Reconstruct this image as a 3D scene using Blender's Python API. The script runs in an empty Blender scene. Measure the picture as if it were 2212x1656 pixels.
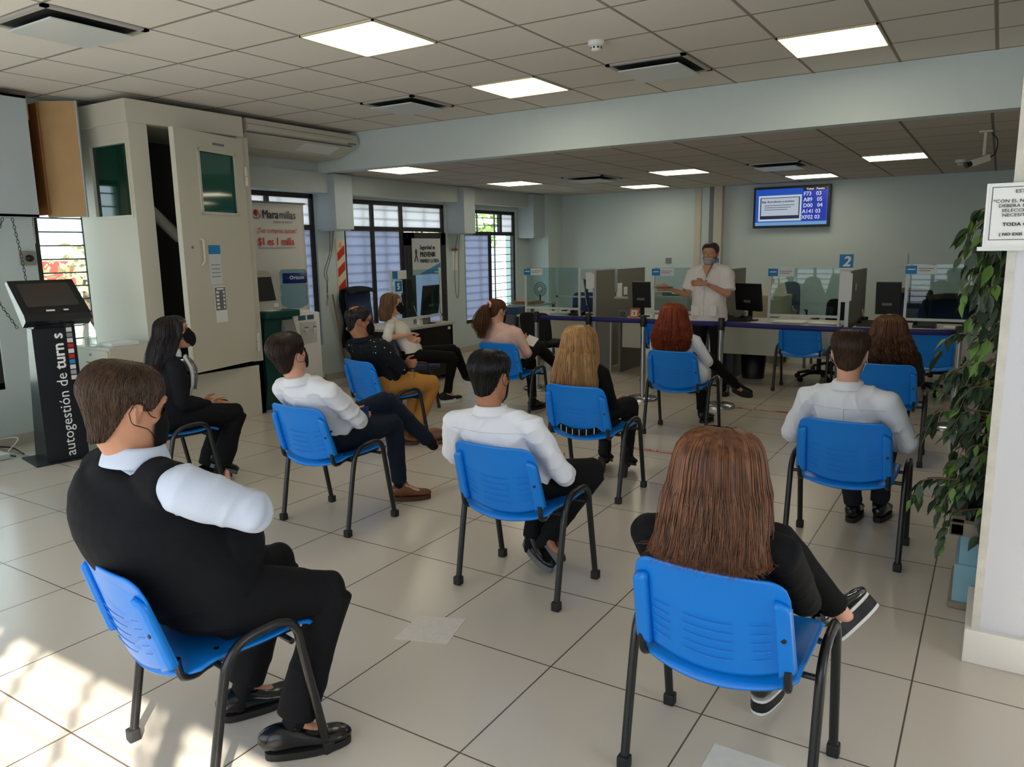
import bpy, bmesh, math, random
import numpy as np
from mathutils import Vector, Matrix, noise
random.seed(7); RNG=np.random.default_rng(7)
scn=bpy.context.scene; COL=scn.collection; PI=math.pi
def V(*a): return Vector(a if len(a)>1 else a[0])
def lin(c):
    return tuple(((x/255)/12.92 if x/255<=.04045 else ((x/255+.055)/1.055)**2.4) for x in c)
# ---------------------------------------------------------------- camera
cam=bpy.data.cameras.new('camera'); camo=bpy.data.objects.new('camera',cam); COL.objects.link(camo)
yaw,pit,rol=-.565766,-.1742996,-.0160333
fw=Vector((math.sin(yaw)*math.cos(pit),math.cos(yaw)*math.cos(pit),math.sin(pit)))
rt=fw.cross(Vector((0,0,1))).normalized(); up=rt.cross(fw)
rt,up=rt*math.cos(rol)+up*math.sin(rol),-rt*math.sin(rol)+up*math.cos(rol)
M=Matrix((rt,up,-fw)).transposed().to_4x4(); M.translation=Vector((0,0,1.6)); camo.matrix_world=M
cam.sensor_fit='HORIZONTAL'; cam.sensor_width=36; cam.lens=36*1644.58/2212; cam.clip_start=.05
scn.camera=camo
# ---------------------------------------------------------------- world, sun, portals, exposure
w=bpy.data.worlds.new('sky'); scn.world=w; w.use_nodes=True
bg=w.node_tree.nodes['Background']; bg.inputs[0].default_value=(.86,.93,1.0,1); bg.inputs[1].default_value=5.0
sd=bpy.data.lights.new('sun','SUN'); sd.energy=26; sd.angle=math.radians(.9); sd.color=(1,.93,.82)
so=bpy.data.objects.new('sun',sd); COL.objects.link(so)
el=math.radians(35); sv=Vector((-.73*math.cos(el),.683*math.cos(el),-math.sin(el))).normalized()
so.rotation_euler=sv.to_track_quat('-Z','Y').to_euler(); so.location=(6,-8,9)
def portal(loc,sx,sy,direction):
    l=bpy.data.lights.new('daylight_portal','AREA'); l.shape='RECTANGLE'; l.size=sx; l.size_y=sy; l.cycles.is_portal=True
    o=bpy.data.objects.new('daylight_portal',l); COL.objects.link(o); o.location=loc
    o.rotation_euler=Vector(direction).to_track_quat('-Z','Y').to_euler(); return o
portal((-2.6,-.72,1.3),6.8,2.3,(0,1,0))
portal((-7.45,2.3,1.4),1.6,1.8,(1,0,0))
portal((-7.45,9.2,1.3),5.0,2.2,(1,0,0))
portal((2.62,1.2,1.5),2.0,2.0,(-1,0,0))
vs=scn.view_settings; vs.view_transform='Standard'; vs.look='None'; vs.exposure=-0.38; vs.gamma=1; vs.use_curve_mapping=False
scn.cycles.max_bounces=8; scn.cycles.diffuse_bounces=5; scn.cycles.use_denoising=True
# ---------------------------------------------------------------- materials
MATS={}
def mat(name,col=(200,200,200),rough=.5,metal=0,spec=.5,bump=0,bscale=40,var=0,vscale=8,emit=None,es=0,alpha=1,trans=0,ior=1.45,sheen=0,coat=0,var2=None):
    if name in MATS: return MATS[name]
    m=bpy.data.materials.new(name); m.use_nodes=True; nt=m.node_tree; b=nt.nodes['Principled BSDF']
    c=lin(col)+(1,); b.inputs['Base Color'].default_value=c
    b.inputs['Roughness'].default_value=rough; b.inputs['Metallic'].default_value=metal
    b.inputs['Specular IOR Level'].default_value=spec; b.inputs['IOR'].default_value=ior
    b.inputs['Transmission Weight'].default_value=trans; b.inputs['Alpha'].default_value=alpha
    b.inputs['Sheen Weight'].default_value=sheen; b.inputs['Coat Weight'].default_value=coat
    tc=nt.nodes.new('ShaderNodeTexCoord')
    if emit is not None:
        b.inputs['Emission Color'].default_value=lin(emit)+(1,); b.inputs['Emission Strength'].default_value=es
    n=nt.nodes.new('ShaderNodeTexNoise'); n.inputs['Scale'].default_value=vscale; n.inputs['Detail'].default_value=4
    nt.links.new(tc.outputs['Object'],n.inputs['Vector'])
    mx=nt.nodes.new('ShaderNodeMix'); mx.data_type='RGBA'; mx.inputs[6].default_value=c
    c2=lin(var2)+(1,) if var2 else tuple(max(0,x*(1-var)) for x in c[:3])+(1,)
    mx.inputs[7].default_value=c2; nt.links.new(n.outputs['Fac'],mx.inputs[0]); 
    if var or var2: nt.links.new(mx.outputs[2],b.inputs['Base Color'])
    if bump:
        n2=nt.nodes.new('ShaderNodeTexNoise'); n2.inputs['Scale'].default_value=bscale; n2.inputs['Detail'].default_value=3
        nt.links.new(tc.outputs['Object'],n2.inputs['Vector'])
        bp=nt.nodes.new('ShaderNodeBump'); bp.inputs['Strength'].default_value=bump; bp.inputs['Distance'].default_value=.01
        nt.links.new(n2.outputs['Fac'],bp.inputs['Height']); nt.links.new(bp.outputs['Normal'],b.inputs['Normal'])
    MATS[name]=m; return m
def gridmat(name,col,line,ox,oy,step,width,rough,bump=.3,var=.08,vs=1.5,spec=.5,lw=1.0):
    m=bpy.data.materials.new(name); m.use_nodes=True; nt=m.node_tree; L=nt.links.new; b=nt.nodes['Principled BSDF']
    N=nt.nodes.new; tc=N('ShaderNodeTexCoord'); sp=N('ShaderNodeSeparateXYZ'); L(tc.outputs['Object'],sp.inputs[0])
    def ma(op,a,bv=None):
        n=N('ShaderNodeMath'); n.operation=op
        for i,x in enumerate((a,bv)):
            if x is None: continue
            if isinstance(x,(int,float)): n.inputs[i].default_value=x
            else: L(x,n.inputs[i])
        return n.outputs[0]
    d=[];cell=[]
    for k,o in ((0,ox),(1,oy)):
        t=ma('DIVIDE',ma('SUBTRACT',sp.outputs[k],o),step); f=ma('FRACT',t); cell.append(ma('FLOOR',t))
        d.append(ma('MINIMUM',f,ma('SUBTRACT',1.0,f)))
    dm=ma('MULTIPLY',ma('MINIMUM',d[0],d[1]),step)
    lf=N('ShaderNodeMapRange'); L(dm,lf.inputs[0]); lf.inputs[1].default_value=width*.5; lf.inputs[2].default_value=width*.5+.0015; lf.inputs[3].default_value=1; lf.inputs[4].default_value=0
    no=N('ShaderNodeTexNoise'); no.inputs['Scale'].default_value=vs; no.inputs['Detail'].default_value=6; L(tc.outputs['Object'],no.inputs['Vector'])
    cb=N('ShaderNodeCombineXYZ'); L(cell[0],cb.inputs[0]); L(cell[1],cb.inputs[1]); wn=N('ShaderNodeTexWhiteNoise'); L(cb.outputs[0],wn.inputs[0])
    vv=ma('ADD',ma('MULTIPLY',no.outputs['Fac'],var*2),ma('MULTIPLY',wn.outputs[0],var*.6))
    mx=N('ShaderNodeMix'); mx.data_type='RGBA'; c=lin(col); mx.inputs[6].default_value=c+(1,); mx.inputs[7].default_value=tuple(x*.55 for x in c)+(1,); L(vv,mx.inputs[0])
    m2=N('ShaderNodeMix'); m2.data_type='RGBA'; L(lf.outputs[0],m2.inputs[0]); L(mx.outputs[2],m2.inputs[6]); m2.inputs[7].default_value=lin(line)+(1,)
    L(m2.outputs[2],b.inputs['Base Color']); b.inputs['Roughness'].default_value=rough; b.inputs['Specular IOR Level'].default_value=spec
    bp=N('ShaderNodeBump'); bp.inputs['Strength'].default_value=bump; bp.inputs['Distance'].default_value=.004; L(ma('SUBTRACT',1.0,lf.outputs[0]),bp.inputs['Height']); L(bp.outputs[0],b.inputs['Normal'])
    return m
def frosted(name,col,mixt=.25):
    m=bpy.data.materials.new(name); m.use_nodes=True; nt=m.node_tree; nt.nodes.remove(nt.nodes['Principled BSDF']); N=nt.nodes.new;L=nt.links.new
    t=N('ShaderNodeBsdfTranslucent'); t.inputs[0].default_value=lin(col)+(1,); d=N('ShaderNodeBsdfDiffuse'); d.inputs[0].default_value=lin(col)+(1,)
    g=N('ShaderNodeMixShader'); g.inputs[0].default_value=mixt; L(t.outputs[0],g.inputs[1]); L(d.outputs[0],g.inputs[2]); L(g.outputs[0],nt.nodes['Material Output'].inputs[0]); return m
def clearglass(name,col=(235,245,245),rf=.03):
    m=bpy.data.materials.new(name); m.use_nodes=True; nt=m.node_tree; nt.nodes.remove(nt.nodes['Principled BSDF']); N=nt.nodes.new;L=nt.links.new
    t=N('ShaderNodeBsdfTransparent'); t.inputs[0].default_value=lin(col)+(1,); d=N('ShaderNodeBsdfGlossy'); d.inputs['Roughness'].default_value=.02
    lw=N('ShaderNodeLayerWeight'); lw.inputs[0].default_value=.5; pw=N('ShaderNodeMath'); pw.operation='POWER'; L(lw.outputs['Facing'],pw.inputs[0]); pw.inputs[1].default_value=3.5
    fr=N('ShaderNodeMath'); fr.operation='MULTIPLY_ADD'; L(pw.outputs[0],fr.inputs[0]); fr.inputs[1].default_value=.22; fr.inputs[2].default_value=rf
    g=N('ShaderNodeMixShader'); L(fr.outputs[0],g.inputs[0]); L(t.outputs[0],g.inputs[1]); L(d.outputs[0],g.inputs[2]); L(g.outputs[0],nt.nodes['Material Output'].inputs[0]); return m
# ---------------------------------------------------------------- mesh builder
class MB:
    def __init__(s): s.v=[];s.f=[];s.m=[];s.sm=[];s.cur=0
    def add(s,vs,fs,smooth=False,T=None):
        o=len(s.v)
        for p in vs:
            p=Vector(p); s.v.append(T@p if T is not None else p)
        for f in fs: s.f.append([i+o for i in f]); s.m.append(s.cur); s.sm.append(smooth)
        return s
    def box(s,a,b,T=None,bev=0):
        x0,y0,z0=a;x1,y1,z1=b
        if bev<=0:
            vs=[(x,y,z) for z in(z0,z1) for y in(y0,y1) for x in(x0,x1)]
            return s.add(vs,[(0,2,3,1),(4,5,7,6),(0,1,5,4),(2,6,7,3),(0,4,6,2),(1,3,7,5)],False,T)
        bm=bmesh.new(); bmesh.ops.create_cube(bm,size=1)
        for v in bm.verts: v.co=Vector(((x0+x1)/2+v.co.x*(x1-x0),(y0+y1)/2+v.co.y*(y1-y0),(z0+z1)/2+v.co.z*(z1-z0)))
        bmesh.ops.bevel(bm,geom=bm.edges[:],offset=min(bev,.49*min(abs(x1-x0),abs(y1-y0),abs(z1-z0))),segments=2,profile=.6,affect='EDGES')
        bm.verts.index_update(); vs=[v.co.copy() for v in bm.verts]; fs=[[v.index for v in f.verts] for f in bm.faces]; bm.free()
        return s.add(vs,fs,False,T)
    def tube(s,pts,r,n=10,cap=True,T=None,flat=1.0,side=None):
        pts=[Vector(p) for p in pts]; rs=r if isinstance(r,(list,tuple)) else [r]*len(pts)
        vs=[];k=len(pts);pu=None
        for i,p in enumerate(pts):
            t=(pts[min(i+1,k-1)]-pts[max(i-1,0)]).normalized()
            if side is not None: u=Vector(side)
            elif pu is None: u=Vector((0,0,1)) if abs(t.z)<.9 else Vector((1,0,0))
            else: u=pu
            u=(u-t*u.dot(t)).normalized(); pu=u; w_=t.cross(u)
            for j in range(n):
                a=2*PI*j/n; vs.append(p+u*math.cos(a)*rs[i]*flat+w_*math.sin(a)*rs[i])
        fs=[(i*n+j,i*n+(j+1)%n,(i+1)*n+(j+1)%n,(i+1)*n+j) for i in range(k-1) for j in range(n)]
        s.add(vs,fs,True,T)
        if cap: s.add(vs[:n],[tuple(range(n))[::-1]],False,T); s.add(vs[-n:],[tuple(range(n))],False,T)
        return s
    def lathe(s,prof,c=(0,0,0),n=28,T=None,smooth=True):
        vs=[];c=Vector(c)
        for r,z in prof:
            for j in range(n): a=2*PI*j/n; vs.append(c+Vector((r*math.cos(a),r*math.sin(a),z)))
        k=len(prof); fs=[(i*n+j,i*n+(j+1)%n,(i+1)*n+(j+1)%n,(i+1)*n+j) for i in range(k-1) for j in range(n)]
        s.add(vs,fs,smooth,T); s.add(vs[:n],[tuple(range(n))[::-1]],False,T); s.add(vs[-n:],[tuple(range(n))],False,T); return s
    def prism(s,poly,ax,a,b,T=None):
        """poly 2D extruded along axis ax from a to b"""
        def P(p,h):
            return {'x':(h,p[0],p[1]),'y':(p[0],h,p[1]),'z':(p[0],p[1],h)}[ax]
        n=len(poly); vs=[P(p,a) for p in poly]+[P(p,b) for p in poly]
        fs=[tuple(range(n))[::-1],tuple(range(n,2*n))]+[(i,(i+1)%n,n+(i+1)%n,n+i) for i in range(n)]
        return s.add(vs,fs,False,T)
    def grid(s,fn,nu,nv,th=0,smooth=True,T=None):
        P=[[Vector(fn(i/(nu-1),j/(nv-1))) for j in range(nv)] for i in range(nu)]
        def nrm(i,j):
            a=P[min(i+1,nu-1)][j]-P[max(i-1,0)][j]; b=P[i][min(j+1,nv-1)]-P[i][max(j-1,0)]; c=a.cross(b); return c.normalized() if c.length>1e-12 else Vector((0,0,1))
        vs=[P[i][j] for i in range(nu) for j in range(nv)]; fs=[(i*nv+j,(i+1)*nv+j,(i+1)*nv+j+1,i*nv+j+1) for i in range(nu-1) for j in range(nv-1)]
        if th:
            o=len(vs); vs+= [P[i][j]-nrm(i,j)*th for i in range(nu) for j in range(nv)]
            fs+=[tuple(o+q for q in f[::-1]) for f in fs]
            ring=[i*nv for i in range(nu)]+[(nu-1)*nv+j for j in range(1,nv)]+[i*nv+nv-1 for i in range(nu-2,-1,-1)]+[j for j in range(nv-2,0,-1)]
            fs+=[(ring[q],o+ring[q],o+ring[(q+1)%len(ring)],ring[(q+1)%len(ring)]) for q in range(len(ring))]
        return s.add(vs,fs,smooth,T)
    def mesh(s,name,mats,fixn=False):
        me=bpy.data.meshes.new(name); me.from_pydata([tuple(v) for v in s.v],[],s.f)
        for m in mats: me.materials.append(m)
        if len(mats)>1: me.polygons.foreach_set('material_index',s.m)
        me.polygons.foreach_set('use_smooth',s.sm)
        if fixn:
            bm=bmesh.new(); bm.from_mesh(me); bmesh.ops.remove_doubles(bm,verts=bm.verts[:],dist=1e-5); bmesh.ops.recalc_face_normals(bm,faces=bm.faces[:]); bm.to_mesh(me); bm.free()
        me.update(); return me
    def build(s,name,mats,parent=None,world=False,fixn=False):
        if not isinstance(mats,(list,tuple)): mats=[mats]
        if world and parent is not None:
            q=Vector(parent.matrix_basis.translation); p2=parent.parent
            while p2 is not None: q=q+p2.matrix_basis.translation; p2=p2.parent
            s.v=[v-q for v in s.v]
        o=bpy.data.objects.new(name,s.mesh(name,mats,fixn)); COL.objects.link(o)
        if parent is not None: o.parent=parent
        return o
def tag(o,label=None,cat=None,group=None,kind=None):
    if label: o['label']=label
    if cat: o['category']=cat
    if group: o['group']=group
    if kind: o['kind']=kind
    return o
def thing(name,label,cat,loc=(0,0,0),rz=0,group=None):
    o=bpy.data.objects.new(name,None); COL.objects.link(o); o.location=loc; o.rotation_euler=(0,0,math.radians(rz)); o.empty_display_size=.1
    return tag(o,label,cat,group)
def struct(name,mb,m,label=None,parent=None):
    o=mb.build(name,m,parent,world=parent is not None)
    if parent is None: tag(o,label,None,None,'structure')
    return o
def copy_tree(o,parent=None):
    c=o.copy(); COL.objects.link(c); c.parent=parent
    for ch in list(o.children): copy_tree(ch,c)
    return c
FACE={'+x':(V(0,1,0),V(0,0,1)),'-y':(V(1,0,0),V(0,0,1)),'-x':(V(0,-1,0),V(0,0,1))}
def text(s,size,m,parent,loc,xd,yd,bold=0,align='LEFT',name='lettering',ext=.0006,sx=1.0,world=True,shear=0):
    c=bpy.data.curves.new('t','FONT'); c.body=s; c.size=size; c.align_x=align; c.extrude=ext; c.resolution_u=2; c.shear=shear
    o=bpy.data.objects.new('t',c); me=bpy.data.meshes.new_from_object(o); bpy.data.objects.remove(o); bpy.data.curves.remove(c)
    if bold:
        b0=bmesh.new()
        for kk,(dx,dy) in enumerate(((0,0),(1,0),(-1,0),(0,.7),(0,-.7))):
            m2=me.copy(); m2.transform(Matrix.Translation((dx*bold,dy*bold,kk*.00022))); b0.from_mesh(m2); bpy.data.meshes.remove(m2)
        b0.to_mesh(me); b0.free()
    xd=Vector(xd).normalized(); yd=Vector(yd).normalized(); R=Matrix((xd*sx,yd,xd.cross(yd))).transposed().to_4x4(); loc=Vector(loc)
    if world and parent is not None:
        q=Vector(parent.matrix_basis.translation); p2=parent.parent
        while p2 is not None: q=q+p2.matrix_basis.translation; p2=p2.parent
        loc=loc-q
    R.translation=loc; me.transform(R); me.materials.clear(); me.materials.append(m); me.name=name
    ob=bpy.data.objects.new(name,me); COL.objects.link(ob)
    if parent is not None: ob.parent=parent
    return ob
def cr(P,n):
    P=[np.array(p,float) for p in P]; out=[]
    k=len(P)
    for i in range(k-1):
        p0=P[max(i-1,0)];p1=P[i];p2=P[i+1];p3=P[min(i+2,k-1)]
        if i==0: p0=2*p1-p2
        if i==k-2: p3=2*p2-p1
        for j in range(n):
            t=j/n; out.append(.5*((2*p1)+(-p0+p2)*t+(2*p0-5*p1+4*p2-p3)*t*t+(-p0+3*p1-3*p2+p3)*t**3))
    out.append(P[-1]); return out
# common materials
mWall=mat('wall_paint',(196,208,208),.6,var=.10,vscale=1.2,bump=.05,bscale=60)
mWhite=mat('white_paint',(222,222,218),.5,var=.06,vscale=3)
mCream=mat('cream_paint',(202,198,182),.5,var=.12,vscale=2.5,bump=.04,bscale=30)
mDark=mat('dark_frame',(38,35,34),.45,var=.2)
mBlack=mat('black_plastic',(18,18,20),.4)
mBlackMetal=mat('black_metal',(22,22,24),.3,spec=.6)
mGreyP=mat('grey_plastic',(120,120,120),.5)
mChrome=mat('chrome',(190,190,190),.25,metal=1,var=.1,vscale=20)
mBlueP=mat('blue_plastic',(6,122,214),.34,spec=.5,bump=.03,bscale=300)
mLed=mat('led_panel',(255,255,255),.5,emit=(255,244,214),es=9.0)
mPaper=mat('paper',(232,232,230),.7,var=.03)
mInk=mat('ink',(40,40,42),.7)
mCyan=mat('sign_blue',(22,128,190),.5)
mWhiteL=mat('white_letter',(245,245,245),.6)
# ================================================================= ROOM
ZC=2.93; ZL=2.53; XW=-7.08
mFloor=gridmat('floor_tile',(203,194,181),(88,76,64),-1.9488,1.7729,.6,.0045,.24,bump=.25,var=.10,vs=1.3)
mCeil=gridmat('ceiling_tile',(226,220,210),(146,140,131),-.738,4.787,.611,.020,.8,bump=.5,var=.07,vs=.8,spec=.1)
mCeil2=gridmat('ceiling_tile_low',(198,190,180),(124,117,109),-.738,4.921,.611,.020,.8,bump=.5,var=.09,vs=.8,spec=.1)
struct('floor',MB().box((-7.4,-.9,-.1),(3.0,12.6,0)),mFloor,'large beige porcelain floor tiles with thin dark joints')
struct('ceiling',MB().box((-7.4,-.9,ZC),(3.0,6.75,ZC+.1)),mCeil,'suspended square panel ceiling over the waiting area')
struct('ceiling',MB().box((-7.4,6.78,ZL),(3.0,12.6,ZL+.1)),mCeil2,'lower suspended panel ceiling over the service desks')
struct('trim_1',MB().box((-7.08,6.65,ZL-.004),(3.0,6.80,ZC)),mat('beam_paint',(200,210,208),.55,var=.06),'pale blue beam dropping between the two ceilings')
WIN=[(.9,3.1,.49,2.30),(3.47,4.95,.49,2.30),(5.25,6.75,.46,2.30),(7.22,9.35,.02,2.27),(9.83,11.36,.44,2.23)]
wl=MB(); y0=-.9
for a,b,c,d in WIN:
    wl.box((-7.30,y0,0),(XW,a,ZC+.05)); wl.box((-7.30,a,0),(XW,b,c)); wl.box((-7.30,a,d),(XW,b,ZC+.05)); y0=b
wl.box((-7.30,y0,0),(XW,12.6,ZC+.05)); struct('wall_left',wl,mWall,'pale blue window wall on the left')
struct('wall_back',MB().box((-7.3,12.3,0),(3.0,12.5,ZC)),mWall,'pale blue back wall behind the desks')
struct('wall_right',MB().box((2.75,-.9,0),(2.95,.2,ZC)).box((2.75,2.2,0),(2.95,12.6,ZC)).box((2.75,.2,0),(2.95,2.2,.5)).box((2.75,.2,2.5),(2.95,2.2,ZC)),mWall,'right wall out of view')
wb=MB().box((-7.3,-.9,0),(-6.0,-.62,ZC)).box((.65,-.9,0),(2.95,-.62,ZC)).box((-6.0,-.9,0),(.65,-.62,.25)).box((-6.0,-.9,2.35),(.65,-.62,ZC)); struct('wall_front',wb,mWall,'street wall behind the viewer')
wf=MB(); 
for x in (-6,-4.8,-3.6,-2.4,-1.2,-.02,.59): wf.box((x,-.8,.25),(x+.06,-.72,2.35))
wf.box((-6,-.8,.25),(.65,-.72,.31)); wf.box((-6,-.8,2.29),(.65,-.72,2.35)); wf.box((-6,-.8,1.55),(.65,-.72,1.60))
struct('window_6',wf,mDark,'shop window behind the viewer')
bb=MB()
for i in range(17): bb.box((-6+i*.4-.016,-.868,.25),(-6+i*.4+.016,-.856,2.35))
for i in range(17): bb.tube([(-6,-.86,.33+i*.12),(.65,-.86,.33+i*.12)],.011,6)
struct('trim_2',bb,mBlackMetal,'grille of bars over the shop window')
struct('trim_3',MB().box((-7.08,5.09,2.30),(-6.86,12.3,ZL)).box((-7.08,5.09,ZL),(-6.9,6.65,ZC)),mat('bulkhead',(186,192,188),.6,var=.08),'bulkhead running above the left windows')
struct('trim_4',MB().box((-7.08,11.78,0),(-6.68,12.3,ZL)),mWall,'pilaster in the far left corner')
struct('baseboard_left',MB().box((-7.08,-.6,0),(-7.05,3.4,.09)).box((-7.08,6.75,0),(-7.05,7.22,.09)).box((-7.08,9.35,0),(-7.05,11.78,.09)),mat('skirting',(178,172,160),.4),'beige tiled skirting along the window wall')
struct('baseboard_back',MB().box((-6.68,12.27,0),(2.7,12.3,.09)),MATS['skirting'],'beige skirting along the back wall')
mStrip=mat('strip_cream',(190,184,170),.6)
struct('trim_5',MB().box((-3.89,12.18,0),(-3.76,12.3,ZL)),mStrip,'cream pipe casing on the back wall')
struct('trim_6',MB().box((-3.975,12.22,0),(-3.90,12.3,ZL)),mat('grey_duct',(112,116,116),.5),'grey cable duct beside the cream casing')
struct('trim_7',MB().box((-4.24,12.285,0),(-4.13,12.3,ZL)),mStrip,'flat cream strip on the back wall')
# pillar
mPil=mat('pillar_paint',(208,208,214),.6,var=.05,vscale=3,bump=.06,bscale=25)
struct('trim_8',MB().box((.035,3.25,.13),(1.3,3.62,ZC)),mPil,'white pillar at the right edge')
mEdge=mat('pillar_edge',(220,216,205),.7,var=.35,vscale=16,bump=.3,bscale=60)
struct('trim_9',MB().box((.022,3.244,.13),(.05,3.30,ZC)),mEdge,'chipped corner bead of the pillar')
struct('baseboard_pillar',MB().box((0,3.22,0),(1.34,3.66,.135),bev=.004),mat('pillar_skirting',(226,222,214),.35,var=.04),'white tiled skirting around the pillar')
# ---- windows
mFrost=frosted('frosted_film',(160,167,182),.12); mFrost2=frosted('pale_film',(205,209,212),.15); mClear=clearglass('window_glass')
def window(idx,a,b,c,d,uprights,transom,frost,label,bars=True,top_up=None):
    t=.055; f=MB(); x0,x1=-7.17,-7.11
    f.box((x0,a,c),(x1,a+t,d)).box((x0,b-t,c),(x1,b,d)).box((x0,a,c),(x1,b,c+t)).box((x0,a,d-t),(x1,b,d))
    if transom: f.box((x0-.002,a,transom-.03),(x1+.002,b,transom+.03))
    for u,lo,hi in uprights: f.box((x0-.001,u-t/2,lo),(x1+.001,u+t/2,hi))
    o=struct('window_%d'%idx,f,mDark,label)
    for k,(ya,yb,za,zb,fr) in enumerate(frost):
        MB().box((-7.143,ya,za),(-7.139,yb,zb)).build('pane',(mClear,mFrost,mFrost2)[fr],o)
    if bars:
        g=MB(); n=int((d-c)/.115)
        for i in range(1,n): z=c+i*(d-c)/n; g.tube([(-7.158,a,z),(-7.158,b,z)],.0065,6)
        k=max(2,int((b-a)/.42))
        for i in range(1,k): y=a+i*(b-a)/k; g.box((-7.20,y-.012,c),(-7.185,y+.012,d))
        g.build('bars',mBlackMetal,o)
    return o
window(1,.9,3.1,.49,2.3,[(2.0,.49,2.3)],1.9,[(.95,3.05,.54,2.25,0)],'dark framed window at the far left beside the waste bin')
window(2,3.47,4.95,.49,2.3,[],None,[(3.5,4.9,.54,2.25,0)],'barred window between the ticket machine and the security booth')
window(3,5.25,6.75,.46,2.30,[(6.05,1.9,2.3)],1.9,[(5.3,6.7,.5,1.88,1),(5.3,6.7,1.92,2.26,2)],'tall frosted window behind the advertising banner')
window(4,7.22,9.35,.02,2.27,[(7.79,0.02,2.27),(8.38,.02,2.27)],1.9,[(7.27,7.76,.06,1.87,1),(7.82,8.35,.06,1.87,1),(7.27,7.76,1.93,2.22,2),(7.82,8.35,1.93,2.22,2),(8.42,9.3,1.93,2.22,2)],'wide frosted window beside the dark door')
window(5,9.83,11.36,.44,2.23,[(10.60,.44,1.86),(10.93,1.86,2.23)],1.86,[(9.88,10.57,.5,1.83,1),(10.63,11.31,.5,1.83,0),(9.88,10.9,1.89,2.18,0),(10.96,11.31,1.89,2.18,2)],'far barred window with one frosted and one clear pane')
# door in window 4
dr=MB(); dr.box((-7.13,8.43,.03),(-7.07,8.60,1.86)).box((-7.13,9.22,.03),(-7.07,9.33,1.86)).box((-7.13,8.43,1.68),(-7.07,9.33,1.86)).box((-7.13,8.43,.03),(-7.07,9.33,.5))
do=struct('door_1',dr,mDark,'dark metal door with frosted glass and a safety poster')
MB().box((-7.105,8.6,.5),(-7.10,9.22,1.68)).build('pane',mFrost,do)
MB().tube([(-7.06,9.27,.98),(-7.02,9.27,.98),(-7.02,9.18,.98)],.009,8).build('door_handle',mBlackMetal,do)
# exterior
mOut=mat('pavement',(205,200,190),.8,var=.15,vscale=2)
struct('ground',MB().box((-30,-10,-.25),(-7.35,40,-.12)),mOut,'bright street pavement outside the windows')
ob=thing('building','white building across the street seen through the barred window by the booth','building',(-18,6,-.12))
MB().box((-20,1,-.12),(-18,10.5,2.1)).build('wall',mat('ext_white',(235,235,235),.8),ob,True)
MB().box((-17.99,4.2,.9),(-17.95,9.6,1.5)).build('shop_sign',mat('ext_red',(200,60,50),.6,var=.4,vscale=1.5),ob,True)
MB().box((-17.99,4.6,1.55),(-17.94,5.5,2.9)).build('awning',mat('ext_blue',(120,160,205),.6),ob,True)
def leafcloud(c,r,n,ls,seed,flat=1):
    rg=random.Random(seed); mb=MB()
    for i in range(n):
        d=Vector((rg.gauss(0,1),rg.gauss(0,1),rg.gauss(0,1))).normalized()*(rg.random()**.4); p=Vector(c)+Vector((d.x*r[0],d.y*r[1],d.z*r[2]))
        a=Vector((rg.gauss(0,1),rg.gauss(0,1),rg.gauss(0,1))).normalized(); b=a.orthogonal().normalized()
        s_=ls*(.6+rg.random()*.8); mb.add([p-a*s_,p+b*s_*.45,p+a*s_,p-b*s_*.45],[(0,1,2,3)])
    return mb
def tree(loc,r,h,seed,label,m,n=500,ls=.16):
    t=thing('tree',label,'tree',loc)
    MB().tube([(0,0,0),(.05,.02,h*.5),(0,.05,h)],[.14,.1,.05],8).build('trunk',mat('bark',(96,78,60),.9,bump=.3),t)
    leafcloud((0,0,h),r,n,ls,seed).build('foliage',m,t); return t
mLeafY=mat('leaf_light',(150,165,90),.6,var2=(90,115,60),vscale=3)
tree((-12.5,17.2,-.12),(1.5,2.2,1.6),3.2,3,'light green tree outside the far barred window',mLeafY,900)
tree((-14,7.6,-.12),(1.1,1.3,.7),1.3,5,'sparse shrub outside the window by the booth',mat('leaf_dry',(170,150,110),.7,var2=(120,130,80)),300,.10)
ob2=thing('garden_wall','white wall strip outside the far barred window','wall',(-11.5,19.5,-.12))
MB().box((-11.6,17.9,-.12),(-11.4,18.7,2.6)).build('wall',MATS['ext_white'],ob2,True)
# shutter boxes with pull chains
mShut=mat('shutter_box_paint',(176,186,190),.5,var=.1,vscale=4)
for k,(a,b,lab) in enumerate([(6.76,7.06,'pale shutter box hanging between the banner window and the wide window'),(9.386,9.67,'pale shutter box hanging beside the dark door'),(11.40,11.78,'pale shutter box in the far left corner')]):
    t=thing('shutter_box',lab,'shutter box',(-6.9,(a+b)/2,1.87),0,'shutter boxes above the window wall')
    z=(1.87,1.845,1.80)[k]
    MB().box((-7.08,a,z),(-6.75,b,ZL-.01),bev=.004).build('casing',mShut,t,True)
    MB().box((-7.06,a+.03,z-.012),(-6.78,b-.03,z-.001)).build('bottom_panel',mWhite,t,True)
def chain(pts,label,step=.022,r=.0035):
    P=cr(pts,12); mb=MB(); 
    L=0; last=Vector(P[0]); i=0
    for p in P[1:]:
        p=Vector(p)
        while (p-last).length>step:
            d=(p-last).normalized(); nx=last+d*step; mid=(last+nx)/2
            sd=Vector((1,0,0)) if i%2 else d.cross(Vector((1,0,0))).normalized()
            w_=.55*step*.55
            mb.tube([mid-d*step*.62,mid-d*step*.3+sd*w_,mid+d*step*.3+sd*w_,mid+d*step*.62,mid+d*step*.3-sd*w_,mid-d*step*.3-sd*w_,mid-d*step*.62],r*.62,4,cap=False)
            last=nx;i+=1
    return tag(mb.build('pull_chain',mat('chain_steel',(70,66,62),.4,metal=.8)),label,'chain')
chain([(-6.98,6.87,1.87),(-6.99,6.86,1.6),(-7.02,6.78,1.36),(-7.0,6.80,1.2),(-7.02,6.79,.93)],'dark pull chain looped and knotted between the banner and the red striped sign')
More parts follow.
